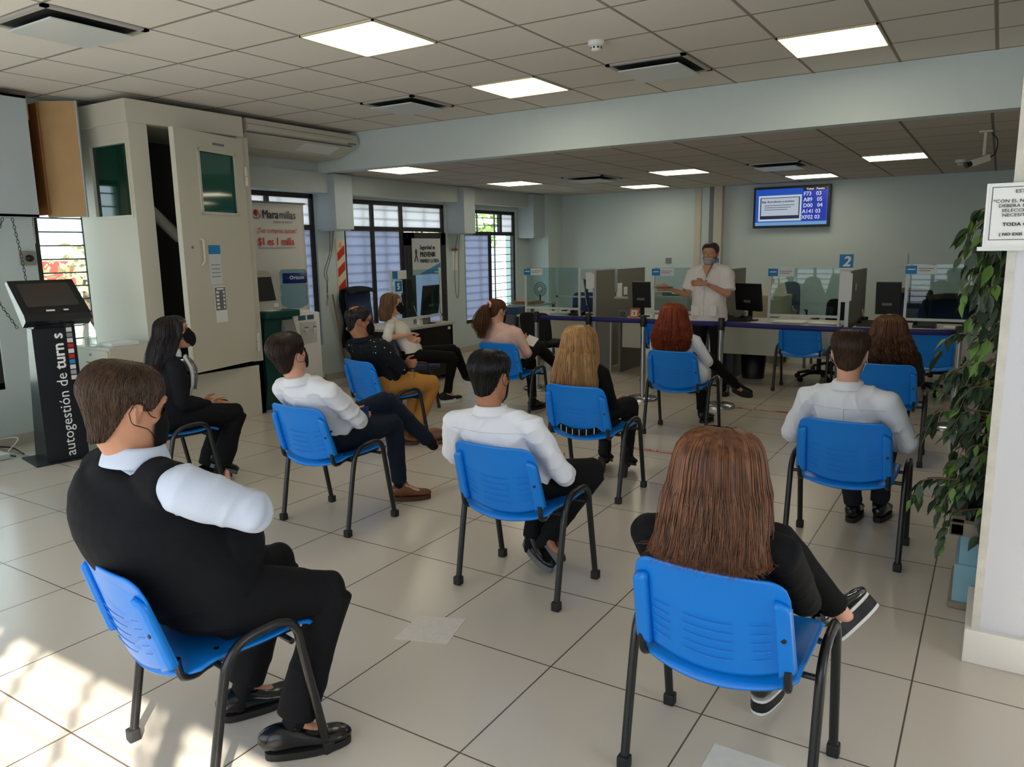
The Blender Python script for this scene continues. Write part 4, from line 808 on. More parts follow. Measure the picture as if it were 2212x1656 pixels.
def leaf(mb,p,d,ln):
    d=d.normalized(); side=d.cross(Vector((rg.uniform(-.6,.6),rg.uniform(-.6,.6),1))).normalized(); nrm=side.cross(d)
    pr=[(0,0),(.12,.17),(.35,.27),(.6,.22),(.82,.10),(1,.0)]; vs=[];fs=[]
    for k,(a,wd) in enumerate(pr):
        c=p+d*ln*a+Vector((0,0,-.25*ln*a*a)); fold=nrm*ln*wd*.28
        vs+= [c-side*ln*wd+fold,c,c+side*ln*wd+fold]
    for k in range(len(pr)-1): o=3*k; fs+=[(o,o+1,o+4,o+3),(o+1,o+2,o+5,o+4)]
    mb.add(vs,fs,True)
for i in range(120):
    z=rg.uniform(.42,1.66); k=min(len(tr)-1,max(0,int((z-.35)/1.37*(len(tr)-1)))); p=tr[k].copy()
    a=rg.uniform(PI*.55,PI*1.45) if rg.random()<.8 else rg.uniform(0,2*PI)
    mx=.36 if z<1.3 else .20; ln=rg.uniform(.12,mx)*(.75 if .62<z<.74 else 1)
    q=p+Vector((math.cos(a)*ln,math.sin(a)*ln*.8,rg.uniform(.0,.10))); e=q+Vector((math.cos(a)*.05,math.sin(a)*.04,-.09-rg.random()*.05))
    P=[Vector(v) for v in cr([p,(p+q)/2+Vector((0,0,.03)),q,e],4)]; st.tube(P,[.005-.0035*j/(len(P)-1) for j in range(len(P))],5)
    for m_ in range(12):
        j=rg.randint(len(P)//3,len(P)-1); dd=Vector((math.cos(a)*.5+rg.uniform(-.6,.6),math.sin(a)*.5+rg.uniform(-.6,.6),-rg.uniform(.5,1.5)))
        leaf(lv if rg.random()<.82 else lv2,P[j],dd,rg.uniform(.045,.082))
st.build('stem',mat('ficus_bark',(120,98,70),.8),t,True)
def leafmat(n,c,c2): return mat(n,c,.35,spec=.5,var2=c2,vscale=10)
lv.build('foliage',leafmat('ficus_leaf',(72,92,62),(42,60,46)),t,True); lv2.build('young_foliage',leafmat('ficus_leaf_young',(112,150,66),(84,122,56)),t,True)
# ================================================================= PEOPLE
def npn(P,f,ph): 
    return (np.sin(P[:,0]*f+ph+1.7*np.sin(P[:,1]*f*.7+ph*2))*np.cos(P[:,2]*f*1.1+ph*1.3+1.3*np.sin(P[:,0]*f*.6))+np.sin(P[:,1]*f*.9+P[:,2]*f*.8+ph*.7))*.5
def blob(c,r,T=None,n=16,m=10):
    mb=MB(); vs=[];c=Vector(c)
    for i in range(m+1):
        ph=-PI/2+PI*i/m
        for j in range(n): a=2*PI*j/n; vs.append(c+Vector((r[0]*math.cos(ph)*math.cos(a),r[1]*math.cos(ph)*math.sin(a),r[2]*math.sin(ph))))
    fs=[(i*n+j,i*n+(j+1)%n,(i+1)*n+(j+1)%n,(i+1)*n+j) for i in range(m) for j in range(n)]
    return vs,fs
def limb(mb,pts,rad,side=None,n=14,sub=5,capf=.55):
    """closed tapered limb along a spline; rad entries r or (r_side,r_other)"""
    R=[(r,r) if not isinstance(r,(tuple,list)) else r for r in rad]
    data=[list(p)+list(r) for p,r in zip(pts,R)]; D=cr(data,sub); D=[d for d in D]
    P=[Vector(d[:3]) for d in D]; RR=[(max(.002,d[3]),max(.002,d[4])) for d in D]; k=len(P)
    # round ends
    def endcap(p,t,r): return [(p+t*(r*q),math.sqrt(max(0.0,1-(q/capf)**2))) for q in (capf*.5,capf*.85,capf*.99)]
    t0=(P[0]-P[1]).normalized(); t1=(P[-1]-P[-2]).normalized()
    pre=[(q,(RR[0][0]*s,RR[0][1]*s)) for q,s in endcap(P[0],t0,min(RR[0]))][::-1]; post=[(q,(RR[-1][0]*s,RR[-1][1]*s)) for q,s in endcap(P[-1],t1,min(RR[-1]))]
    S=pre+list(zip(P,RR))+post; vs=[];pu=None;K=len(S)
    for i,(p,r) in enumerate(S):
        t=(S[min(i+1,K-1)][0]-S[max(i-1,0)][0]).normalized()
        if side is not None: u=Vector(side)
        elif pu is None: u=Vector((1,0,0)) if abs(t.x)<.9 else Vector((0,1,0))
        else: u=pu
        u=(u-t*u.dot(t)); u=u.normalized() if u.length>1e-6 else Vector((0,1,0)); pu=u; w_=t.cross(u)
        for j in range(n):
            a=2*PI*j/n; vs.append(p+u*math.cos(a)*r[0]+w_*math.sin(a)*r[1])
    fs=[(i*n+j,i*n+(j+1)%n,(i+1)*n+(j+1)%n,(i+1)*n+j) for i in range(K-1) for j in range(n)]
    fs+=[tuple(range(n))[::-1],tuple(range((K-1)*n,K*n))]
    mb.add(vs,fs,True); return mb
def remesh(mb,name,vox,smooth=4,mats=None,parent=None,disp=None):
    me=mb.mesh(name,mats or []); bm=bmesh.new(); bm.from_mesh(me); bmesh.ops.recalc_face_normals(bm,faces=bm.faces[:]); bm.to_mesh(me); bm.free()
    o=bpy.data.objects.new('tmp',me); COL.objects.link(o)
    m=o.modifiers.new('r','REMESH'); m.mode='VOXEL'; m.voxel_size=vox; m.use_smooth_shade=True
    if smooth: s_=o.modifiers.new('s','SMOOTH'); s_.iterations=smooth; s_.factor=.5
    dg=bpy.context.evaluated_depsgraph_get(); me2=bpy.data.meshes.new_from_object(o.evaluated_get(dg)); bpy.data.objects.remove(o); bpy.data.meshes.remove(me)
    if disp is not None:
        n=len(me2.vertices); co=np.empty(n*3); me2.vertices.foreach_get('co',co); co=co.reshape(-1,3); no=np.empty(n*3); me2.vertices.foreach_get('normal',no); no=no.reshape(-1,3)
        co=co+no*disp(co)[:,None]; me2.vertices.foreach_set('co',co.ravel()); me2.update()
    me2.name=name; me2.materials.clear()
    for q in (mats or []): me2.materials.append(q)
    me2.polygons.foreach_set('use_smooth',[True]*len(me2.polygons))
    o=bpy.data.objects.new(name,me2); COL.objects.link(o)
    if parent is not None: o.parent=parent
    return o
def folds(amp,f=16,seed=0,stretch=(1,1,1)):
    def d(P):
        rs=np.random.default_rng(int(seed)*7+3); out=0
        for k in range(4):
            ax=rs.normal(size=3); ax/=np.linalg.norm(ax); ax2=np.cross(ax,rs.normal(size=3)); ff=f*(2.6,3.6,4.8,6.5)[k]
            ph=P@ax*ff+1.6*npn(P,f*.8,seed+k)*2+rs.random()*6; m=np.clip(npn(P,f*.75,seed+k*3.1)*1.6,0,1)
            out=out+m*(np.exp(-3.0*(1-np.cos(ph))*.5*2)-.35)*(1,.8,.55,.35)[k]
        return amp*(out+.5*npn(P,f*.9,seed+9))
    return d
HS=[(-.112,.078,.030,.022),(-.100,.088,.0,.038),(-.080,.090,-.028,.052),(-.055,.088,-.056,.061),(-.03,.089,-.075,.067),(0,.086,-.088,.071),(.03,.089,-.097,.075),(.055,.089,-.099,.076),(.075,.081,-.092,.0705),(.093,.067,-.079,.060),(.107,.047,-.061,.045),(.116,.026,-.041,.028),(.120,.002,-.016,.009)]
def head_out(z,off=0):
    """front,back,halfwidth of the skull outline at height z"""
    for i in range(len(HS)-1):
        a,b=HS[i],HS[i+1]
        if a[0]<=z<=b[0]:
            t=(z-a[0])/(b[0]-a[0]); t=t if i<len(HS)-3 else t; return tuple(a[k]+(b[k]-a[k])*t for k in (1,2,3))
    return HS[0][1:] if z<HS[0][0] else HS[-1][1:]
def skull_pt(th,z,off=0,hair=False):
    f,b,w_=head_out(z)
    if hair and z<-.01:
        k=min(1,(-.01-z)/.05); b=min(b,-.086+.012*k); w_=max(w_,.066-.008*k)
    cy=(f+b)/2; ry=(f-b)/2; c,s=math.sin(th),math.cos(th); e=.88
    g=lambda q:math.copysign(abs(q)**e,q)
    p=Vector((w_*g(c),cy+ry*g(s),z)); 
    n=Vector((c/max(w_,.01),s/max(ry,.01),max(0,(z-.05))/.07*9)).normalized(); return p+n*off
def add_head(mb,TH,face=True):
    n=28; vs=[]
    for z,f,b,w_ in HS:
        for j in range(n): vs.append(TH@skull_pt(2*PI*j/n,z))
    k=len(HS); fs=[(i*n+j,i*n+(j+1)%n,(i+1)*n+(j+1)%n,(i+1)*n+j) for i in range(k-1) for j in range(n)]+[tuple(range(n))[::-1],tuple(range((k-1)*n,k*n))]
    mb.add(vs,fs,True)
    T=lambda *a:TH@V(*a)
    limb(mb,[T(0,.078,.028),T(0,.095,.010),T(0,.108,-.014),T(0,.092,-.028)],[.006,.008,.010,.006],n=10)   # nose
    for s in (-1,1):
        vs,fs=blob((.013*s,.094,-.020),(.009,.010,.008)); mb.add([TH@v for v in vs],fs,True)
        limb(mb,[T(.014*s,.088,.036),T(.034*s,.086,.042),T(.056*s,.070,.034)],[.006,.008,.006],n=8)          # brow
        limb(mb,[T(.016*s,.078,-.002),T(.045*s,.074,-.014),T(.062*s,.048,-.012)],[.007,.010,.008],n=8)        # cheek
        ES=lambda x,y,z:T(.071*s+(x-.071)*s*.8,-.012+(y+.012)*.76,.002+(z-.002)*.76)
        rim=[ES(.082,.004,.004),ES(.087,.004,.024),ES(.09,-.008,.034),ES(.092,-.024,.028),ES(.09,-.026,.008),ES(.086,-.016,-.014),ES(.078,-.004,-.030),ES(.074,.002,-.02)]
        limb(mb,rim,[.004]*8,n=8,sub=3)
        vs,fs=blob((0,0,0),(.005,.012,.020)); mb.add([TH@(v+Vector((.075*s,-.010,.004))) for v in vs],fs,True)
    limb(mb,[T(-.024,.086,-.055),T(0,.096,-.054),T(.024,.086,-.055)],[.005,.007,.005],n=8); limb(mb,[T(-.018,.086,-.064),T(0,.094,-.066),T(.018,.086,-.064)],[.005,.007,.005],n=8)
def add_hand(mb,W,D,side_v,s,curl=.5,sc=1.0,spread=.12):
    """W wrist, D pointing direction, side_v palm width direction towards thumb, curl 0..1 ; palm normal = D x side"""
    D=Vector(D).normalized(); U=Vector(side_v); U=(U-D*U.dot(D)).normalized(); N_=D.cross(U)*s   # N_ back->palm curl direction
    W=Vector(W); L=.175*sc
    limb(mb,[W-D*.02,W+D*.03*sc,W+D*.065*sc,W+D*.09*sc],[(.024*sc,.017*sc),(.034*sc,.015*sc),(.040*sc,.014*sc),(.038*sc,.012*sc)],side=U,n=14)
    for k,(off,ln,r) in enumerate([(.030,.072,.0088),(.010,.080,.009),(-.010,.074,.0087),(-.029,.058,.0078)]):
        b=W+D*.085*sc+U*off*sc; pts=[b-D*.01]; d=(D+U*(off*spread*8)).normalized(); a=0; p=b
        for q,f in enumerate((.42,.33,.25)):
            a+=curl*(.55+.45*q)*(1+.12*k); dd=(d*math.cos(a)+N_*math.sin(a)).normalized(); pts.append(p.copy()); p=p+dd*ln*f*sc
        pts.append(p); limb(mb,pts,[r*1.05*sc,r*1.05*sc,r*sc,r*.95*sc,r*.8*sc],n=8,sub=3)
    tb=W+D*.03*sc+U*.026*sc; d1=(D*.55+U*.75+N_*.35).normalized(); d2=(D*.85+U*.3+N_*.55).normalized()
    limb(mb,[tb,tb+d1*.035*sc,tb+d1*.035*sc+d2*.03*sc,tb+d1*.035*sc+d2*.055*sc],[.014*sc,.012*sc,.010*sc,.008*sc],n=8,sub=3)
def strands(mb,paths,r0,r1,taper=.25):
    for P in paths:
        k=len(P); mb_r=[]
        vs=[];pu=None
        for i,p in enumerate(P):
            t=(P[min(i+1,k-1)]-P[max(i-1,0)]).normalized(); u=t.orthogonal().normalized() if pu is None else (pu-t*pu.dot(t)).normalized(); pu=u; w_=t.cross(u)
            q=i/(k-1); r=(r0*(1-q)+r1*q)*(1 if q<.7 else 1-(1-taper)*(q-.7)/.3)
            for j in range(3): a=2*PI*j/3; vs.append(p+u*math.cos(a)*r+w_*math.sin(a)*r)
        fs=[(i*3+j,i*3+(j+1)%3,(i+1)*3+(j+1)%3,(i+1)*3+j) for i in range(k-1) for j in range(3)]; mb.add(vs,fs,True)
def hairmat(name,c1,c2,rough=.38,sc=60):
    if name in MATS: return MATS[name]
    m=mat(name,c1,rough,spec=.45,var2=c2,vscale=sc); nt=m.node_tree
    n=[x for x in nt.nodes if x.type=='TEX_NOISE'][0]; mp=nt.nodes.new('ShaderNodeMapping'); mp.inputs['Scale'].default_value=(1,1,.06); tc=[x for x in nt.nodes if x.type=='TEX_COORD'][0]
    nt.links.new(tc.outputs['Object'],mp.inputs[0]); nt.links.new(mp.outputs[0],n.inputs['Vector'])
    mx=[x for x in nt.nodes if x.type=='MIX'][0]; mr=nt.nodes.new('ShaderNodeMapRange'); mr.inputs[1].default_value=.26; mr.inputs[2].default_value=.74; nt.links.new(n.outputs['Fac'],mr.inputs[0]); nt.links.new(mr.outputs[0],mx.inputs[0]); return m
def short_hair(p,TH,m,thick=.016,nape=-.07,front=.072,temple=.045,n=2600,seed=1,crown=(0,-.045),bald=0,up=0,side=.010):
    rg=random.Random(seed)
    def zlim(th):   # lower hairline as function of azimuth (0=front)
        a=abs(((th+PI)%(2*PI))-PI)
        K=[(0,front),(.55,front-.004),(.95,temple),(1.25,.012),(1.5,.012),(1.75,.030),(1.95,.0),(2.2,-.042),(2.5,nape+.002),(PI,nape-.010)]
        for (a0,z0),(a1,z1) in zip(K,K[1:]):
            if a0<=a<=a1: return z0+(z1-z0)*(a-a0)/(a1-a0)
        return nape
    def thk(th,v): 
        a=abs(((th+PI)%(2*PI))-PI); t=(side+(thick-side)*min(1,v*1.6))*(.55+.45*min(1,max(0,(a-.5)/1.0)))
        return .0015+t*min(1,v/.42+.10)
    def pt(th,v,o=0):
        z=zlim(th)+(.1185-zlim(th))*math.sin(v*PI/2)**.9
        q=skull_pt(th,z,thk(th,v)+o,True); q.z+=thick*.45*v**3; return q
    mb=MB(); nu,nv=56,20; vs=[];
    for j in range(nv):
        for i in range(nu):
            th=2*PI*i/nu; v=j/(nv-1); q=pt(th,v,.0018*math.sin(th*19+v*7)+.0012*math.sin(th*41-v*13)); vs.append(TH@q)
    fs=[(j*nu+i,j*nu+(i+1)%nu,(j+1)*nu+(i+1)%nu,(j+1)*nu+i) for j in range(nv-1) for i in range(nu)]
    vs.append(TH@(pt(0,1,0))); top=len(vs)-1
    fs+=[((nv-1)*nu+i,(nv-1)*nu+(i+1)%nu,top) for i in range(nu)]
    # inner rim so the cap is closed
    o=len(vs); vs+=[TH@skull_pt(2*PI*i/nu,zlim(2*PI*i/nu)+.004,-.008,True) for i in range(nu)]; fs+=[(i,o+i,o+(i+1)%nu,(i+1)%nu) for i in range(nu)]
    if bald:
        keep=[]
        for f in fs:
            c=sum((Vector(vs[i]) for i in f),Vector())/len(f); l=TH.inverted()@c
            if (l-Vector((0,-.05,.115))).length<.055: continue
            keep.append(f)
        fs=keep
    mb.add(vs,fs,True); paths=[]
    for k in range(n):
        th=rg.uniform(0,2*PI); v=min(1,rg.random()**.62*1.04); l=rg.uniform(.14,.34); tw=rg.uniform(-.12,.12); P=[]
        lift=rg.uniform(0,.004)+up*max(0,v-.3)
        for q in range(5):
            vv=v-l*q/4
            if vv<-.05: vv=-.05
            a=th+tw*q/4+ (1-v)*0; r=pt(a,max(0,vv),.001+lift*q/4); P.append(TH@r)
        if bald:
            l_=TH.inverted()@P[0]
            dd_=(l_-Vector((0,-.045,.115))).length
            if dd_<.06 or (dd_<.085 and rg.random()<.6): continue
        paths.append(P)
    strands(mb,paths,.0016,.0011,.3)
    return mb.build('hair',m,p)
def long_hair(p,TH,m,prof,n=1500,seed=1,wave=0,wf=40,arc=2.35,part=0,r=(.0022,.0016),clump=0,jit=.006,end=.03,cap=.010,local=False,curl=0,solid=True,flare=0):
    """prof: list of (z_local_below, cx, cy, a, b) slices below the skull given in head space coordinates aligned to world z"""
    rg=random.Random(seed); H=TH.translation.copy(); hsc=TH.to_scale().x
    R3=TH.to_3x3()
    def top(th,v):    # v 0 crown ->1 ear level
        z=.118*math.cos(v*PI/2)**.75; z=min(.1185,z); ex=max(0,prof[0][3]-.080)/hsc; return TH@skull_pt(th,z,cap+(0)*v)
    def low(th,t):    # t 0..1 down the profile
        k=t*(len(prof)-1); i=min(int(k),len(prof)-2); f=k-i; a,b=prof[i],prof[i+1]
        z,cx,cy,ra,rb=[a[j]+(b[j]-a[j])*f for j in range(5)]; c,s=math.sin(th),math.cos(th); e=.8
        g=lambda q:math.copysign(abs(q)**e,q)
        return H+R3.to_4x4().to_3x3()@Vector((0,0,0))+Vector((cx,cy,z))+Rz@Vector((ra*g(c),rb*g(s),0))
    yawz=math.atan2(-(R3@Vector((0,1,0))).x,(R3@Vector((0,1,0))).y); Rz=Matrix.Rotation(yawz,3,'Z')
    def path(th,th2,ln,off):
        P=[top(th,q/6) for q in range(7)]; P2=[]; L0=low(th,0)
        for q in range(7):
            wq=max(0,(q/6-.2)/.8)**1.25; P[q]=Vector((P[q].x+(L0.x-P[q].x)*wq,P[q].y+(L0.y-P[q].y)*wq,P[q].z))
        for q in range(0,13):
            t=q/12*ln; P2.append(low(th+(th2-th)*q/12,t))
        # blend the junction
        j=P[-1]; P2=[P2[i].lerp(j+Vector((0,0,P2[i].z-j.z)),max(0,1-i/2.5)) if i<3 else P2[i] for i in range(len(P2))]
        return P+[q for q in P2 if q.z<j.z-.004]
    mb=MB(); 
    if solid:
        nu=44; rows=[]
        for i in range(nu):
            th=PI-arc+2*arc*i/(nu-1); pp=path(th,th,.78 if clump else .93,0); rows.append(pp)
        kmin=min(len(r_) for r_ in rows); rows=[r_[:kmin] for r_ in rows]
        vs=[q for r_ in rows for q in r_]; fs=[(i*kmin+j,(i+1)*kmin+j,(i+1)*kmin+j+1,i*kmin+j+1) for i in range(nu-1) for j in range(kmin-1)]
        cen=H+Vector((0,-.0,0)); ins=[]
        for q in vs:
            d=Vector((H.x-q.x,H.y-q.y,0)); ins.append(q+d*.12)
        mb.add([Vector(q).lerp(Vector(q)+Vector((H.x-q.x,H.y-q.y,0)),.06) for q in vs],fs,True)
        mb.add(ins,[f[::-1] for f in fs],True)
    if True:   # skull cap in front too
        nu=40; vs=[]; zf=.068
        for i in range(nu):
            th=2*PI*i/nu; a=abs(((th+PI)%(2*PI))-PI); lim=.74 if a<.9 else 1.0
            for j in range(8): vs.append(TH@skull_pt(th,.1185*math.cos(lim*j/7*PI/2)**.75,cap*.75))
        fs=[(i*8+j,((i+1)%nu)*8+j,((i+1)%nu)*8+j+1,i*8+j+1) for i in range(nu) for j in range(7)]; mb.add(vs,fs,True)
    paths=[]; ncl=max(1,n//(clump if clump else 1)); cls=[(rg.uniform(PI-arc,PI+arc),rg.uniform(0,6.28),rg.uniform(.70,1.0),rg.uniform(-.016,.014)) for _ in range(ncl)]
    for k in range(n):
        if clump: c=cls[k%ncl]; th=c[0]+rg.gauss(0,.05); ph=c[1]+rg.gauss(0,.25); ln=c[2]*rg.uniform(.93,1.02); ro=c[3]+rg.gauss(0,.003)
        else: th=rg.uniform(PI-arc,PI+arc); ph=rg.uniform(0,6.28); ln=rg.uniform(.90,1.0+end); ro=rg.gauss(0,jit)
        P=path(th+rg.gauss(0,.03),th+rg.gauss(0,.10),min(ln,1.0),0); out=[]
        K=len(P)
        for i,q in enumerate(P):
            t=i/(K-1); d=Vector((q.x-H.x,q.y-H.y,0)); d=d.normalized() if d.length>1e-4 else Vector((0,-1,0)); sd=Vector((-d.y,d.x,0))
            am=wave*max(0,t-.3); o=q+d*(ro*min(1,t*2)+.002)+d*(am*math.sin(wf*q.z+ph))+sd*(am*math.cos(wf*q.z*1.1+ph*1.3))
            if curl: o+=d*curl*max(0,t-.8)*rg.uniform(.5,1.5)
            out.append(o)
        if flare and rg.random()<flare: out[-1]+=Vector((rg.gauss(0,.02),rg.gauss(0,.02),0)); out[-2]+=Vector((rg.gauss(0,.008),rg.gauss(0,.008),0))
        paths.append(out)
    strands(mb,paths,r[0],r[1],.3); return mb.build('hair',m,p)
def mask(p,TH,m,loops=None,top=.118,pk=.027):
    def fn(a,b):
        u=a*2-1; th=u*1.15; z=-.108+top*b+.012*(1-abs(u))*(b-.2)
        if abs(u)>.5: z=-.05+ (z+.05)*(1-.55*(abs(u)-.5)/.5)
        q=skull_pt(th,max(-.109,min(.02,z)),.008); q.y+=pk*max(0,1-abs(u)*1.6)*math.sin(PI*min(1,max(0,b*.9+.1)))*1.1; q.z=z; return TH@q
    mb=MB().grid(fn,27,15,.002)
    o=mb.build('face_mask',m,p)
    lp=MB()
    for s in (-1,1):
        for zz in (.0,-.075):
            q=[(.058*s,.062,zz*.75-.01),(.073*s,.03,zz*.5),(.083*s,.0,.030 if zz==0 else -.028),(.084*s,-.022,.028 if zz==0 else -.020),(.081*s,-.032,.004)]
            lp.tube([TH@Vector(v) for v in cr(q,5)],.0013,5)
    lp.build('ear_loop',loops or m,o); return o
mEyeW=mat('eye_white',(225,220,214),.2); mEyeD=mat('eye_dark',(40,26,18),.15)
def eyes(p,TH,browm):
    for s in (-1,1):
        vs,fs=blob((0,0,0),(.0125,.0125,.0105)); e=MB().add([TH@(v+Vector((.031*s,.0665,.014))) for v in vs],fs,True).build('eye',mEyeW,p)
        vs,fs=blob((0,0,0),(.0062,.003,.0062)); MB().add([TH@(v+Vector((.031*s,.0775,.013))) for v in vs],fs,True).build('iris',mEyeD,e)
        MB().tube([TH@Vector(v) for v in cr([(.014*s,.088,.039),(.032*s,.089,.045),(.052*s,.077,.038)],4)],.0032,6).build('eyebrow',browm,p)
        MB().tube([TH@Vector(v) for v in cr([(.018*s,.078,.014),(.031*s,.082,.0235),(.046*s,.073,.015)],4)],.0022,6).build('eyelid',browm,p)
def skinmat(n,c): 
    m=mat(n,c,.5,spec=.35,var=.10,vscale=30); b=m.node_tree.nodes['Principled BSDF']; b.inputs['Subsurface Weight'].default_value=.12; b.inputs['Subsurface Radius'].default_value=(.02,.008,.004); b.inputs['Subsurface Scale'].default_value=.3; return m
def fabric(n,c,bump=.15,bs=350,var=.06,sheen=0,rough=.85): return mat(n,c,rough,bump=bump,bscale=bs,var=var,vscale=12,sheen=sheen,spec=.25)
def shoe(p,heel,toe,m,sole,ht=.075,sh=.022,boot=0,ankle=None,w=.047,heelh=None,laces=False,solem2=None,name='shoe',up=(0,0,1)):
    heel=Vector(heel);toe=Vector(toe); d=(toe-heel); L=d.length; d.normalize(); upv=Vector(up); sd=d.cross(upv).normalized(); upv=sd.cross(d).normalized()
    X=lambda a,b,c: heel+d*(a*L)+sd*b+upv*c
    sec=[(.0,.028,.062),(.05,.036,.085),(.2,.040,ht+.022),(.36,.041,ht+.008),(.52,.044,ht*.80),(.68,.047,ht*.62),(.84,.045,.042),(.95,.034,.034),(1.0,.018,.026)]
    mb=MB(); pts=[X(a,0,sh+h*.48) for a,b,h in sec]; limb(mb,pts,[(b*w/.047,h*.5) for a,b,h in sec],side=sd,n=18,sub=4)
    if boot or ankle is not None:
        an=Vector(ankle) if ankle is not None else X(.18,0,.14); b0=X(.17,0,sh+.03); limb(mb,[b0,b0.lerp(an,.5),an],[(.036,.042),(.037,.042),(.040,.043)],side=sd,n=16)
    o=remesh(mb,name,.006,5,[m],p)
    s_=MB(); n=26; ring=[]
    for i in range(n):
        a=2*PI*i/n; ca,sa=math.cos(a),math.sin(a); fx=.5+.515*ca; ww=(.041+.007*math.sin(PI*min(1,max(0,fx*1.25-.35))))*w/.047
        ring.append((fx,ww*math.copysign(abs(sa)**.75,sa)))
    hh=heelh or 0
    vs=[X(a,b,-.002) for a,b in ring]+[X(a,b,sh+.004) for a,b in ring]; s_.add(vs,[tuple(range(n)),tuple(range(n,2*n))[::-1]]+[(i,n+i,n+(i+1)%n,(i+1)%n) for i in range(n)],False)
    s_.build('sole',sole,o)
    if solem2:
        vs=[X(a*1.0,b*1.03,.008) for a,b in ring]+[X(a,b*1.03,sh-.006) for a,b in ring]; MB().add(vs,[(i,n+i,n+(i+1)%n,(i+1)%n) for i in range(n)],False).build('sole_band',solem2,o)
    if heelh:
        MB().box((-.026,-.03,-heelh),(.026,.03,.0),Matrix.Translation(X(.12,0,0))@Matrix((sd,d,upv)).transposed().to_4x4(),bev=.004).build('heel',sole,o)
    if laces:
        l=MB()
        for k in range(4): a=.36+.075*k; h=sh+ht*(.98-.13*k-.02); l.tube([X(a,-.018,h-.008),X(a+.01,0,h+.002),X(a,.018,h-.008)],.0022,5)
        for s in (-1,1): l.tube([Vector(v) for v in cr([X(.36,0,sh+ht*.98),X(.33,.022*s,sh+ht*1.1),X(.37,.034*s,sh+ht*1.15),X(.40,.018*s,sh+ht*.95)],4)],.002,5)
        l.build('laces',mBlack,o)
    return o
def collar(p,N,up,back_dir,r,h,m,th=.004,open_f=.5,stand=.6,rx=1.0):
    up=Vector(up).normalized(); b=Vector(back_dir); b=(b-up*b.dot(up)).normalized(); s=up.cross(b)
    def fn(a,v):
        ang=(a*2-1)*(PI-open_f); rr=r*(1+.10*v)+.003; d=b*math.cos(ang)+s*math.sin(ang)*rx; 
        return Vector(N)+d*(rr+.006*math.sin(v*3.1)+.012*v*v)+up*(h*(1-v)-(.016*v*abs(ang/PI)**2))
    def fi(a,v):
        ang=(a*2-1)*(PI-open_f); d=b*math.cos(ang)+s*math.sin(ang)*rx; return Vector(N)+d*(r*1.0-.002*v)+up*(h*(1-v))
    return MB().grid(fn,32,6,th).grid(fi,32,6,th).build('collar',m,p,fixn=False)
def seam_on(p,pts,m,r=.0015):
    sh=[c for c in p.children if c.name.startswith('shirt')][0]; out=[]
    for x,z in [tuple(q) for q in cr([(a,b,0) for a,b in pts],10)] if False else [(q[0],q[1]) for q in cr([(a,b,0.0) for a,b in pts],10)]:
        ok,loc,nn,ix=sh.ray_cast(Vector((x,-1.2,z)),Vector((0,1,0)))
        if ok: out.append(loc+Vector((0,-.0006,0)))
    if len(out)>3: MB().tube(out,r,5).build('seam',m,p)
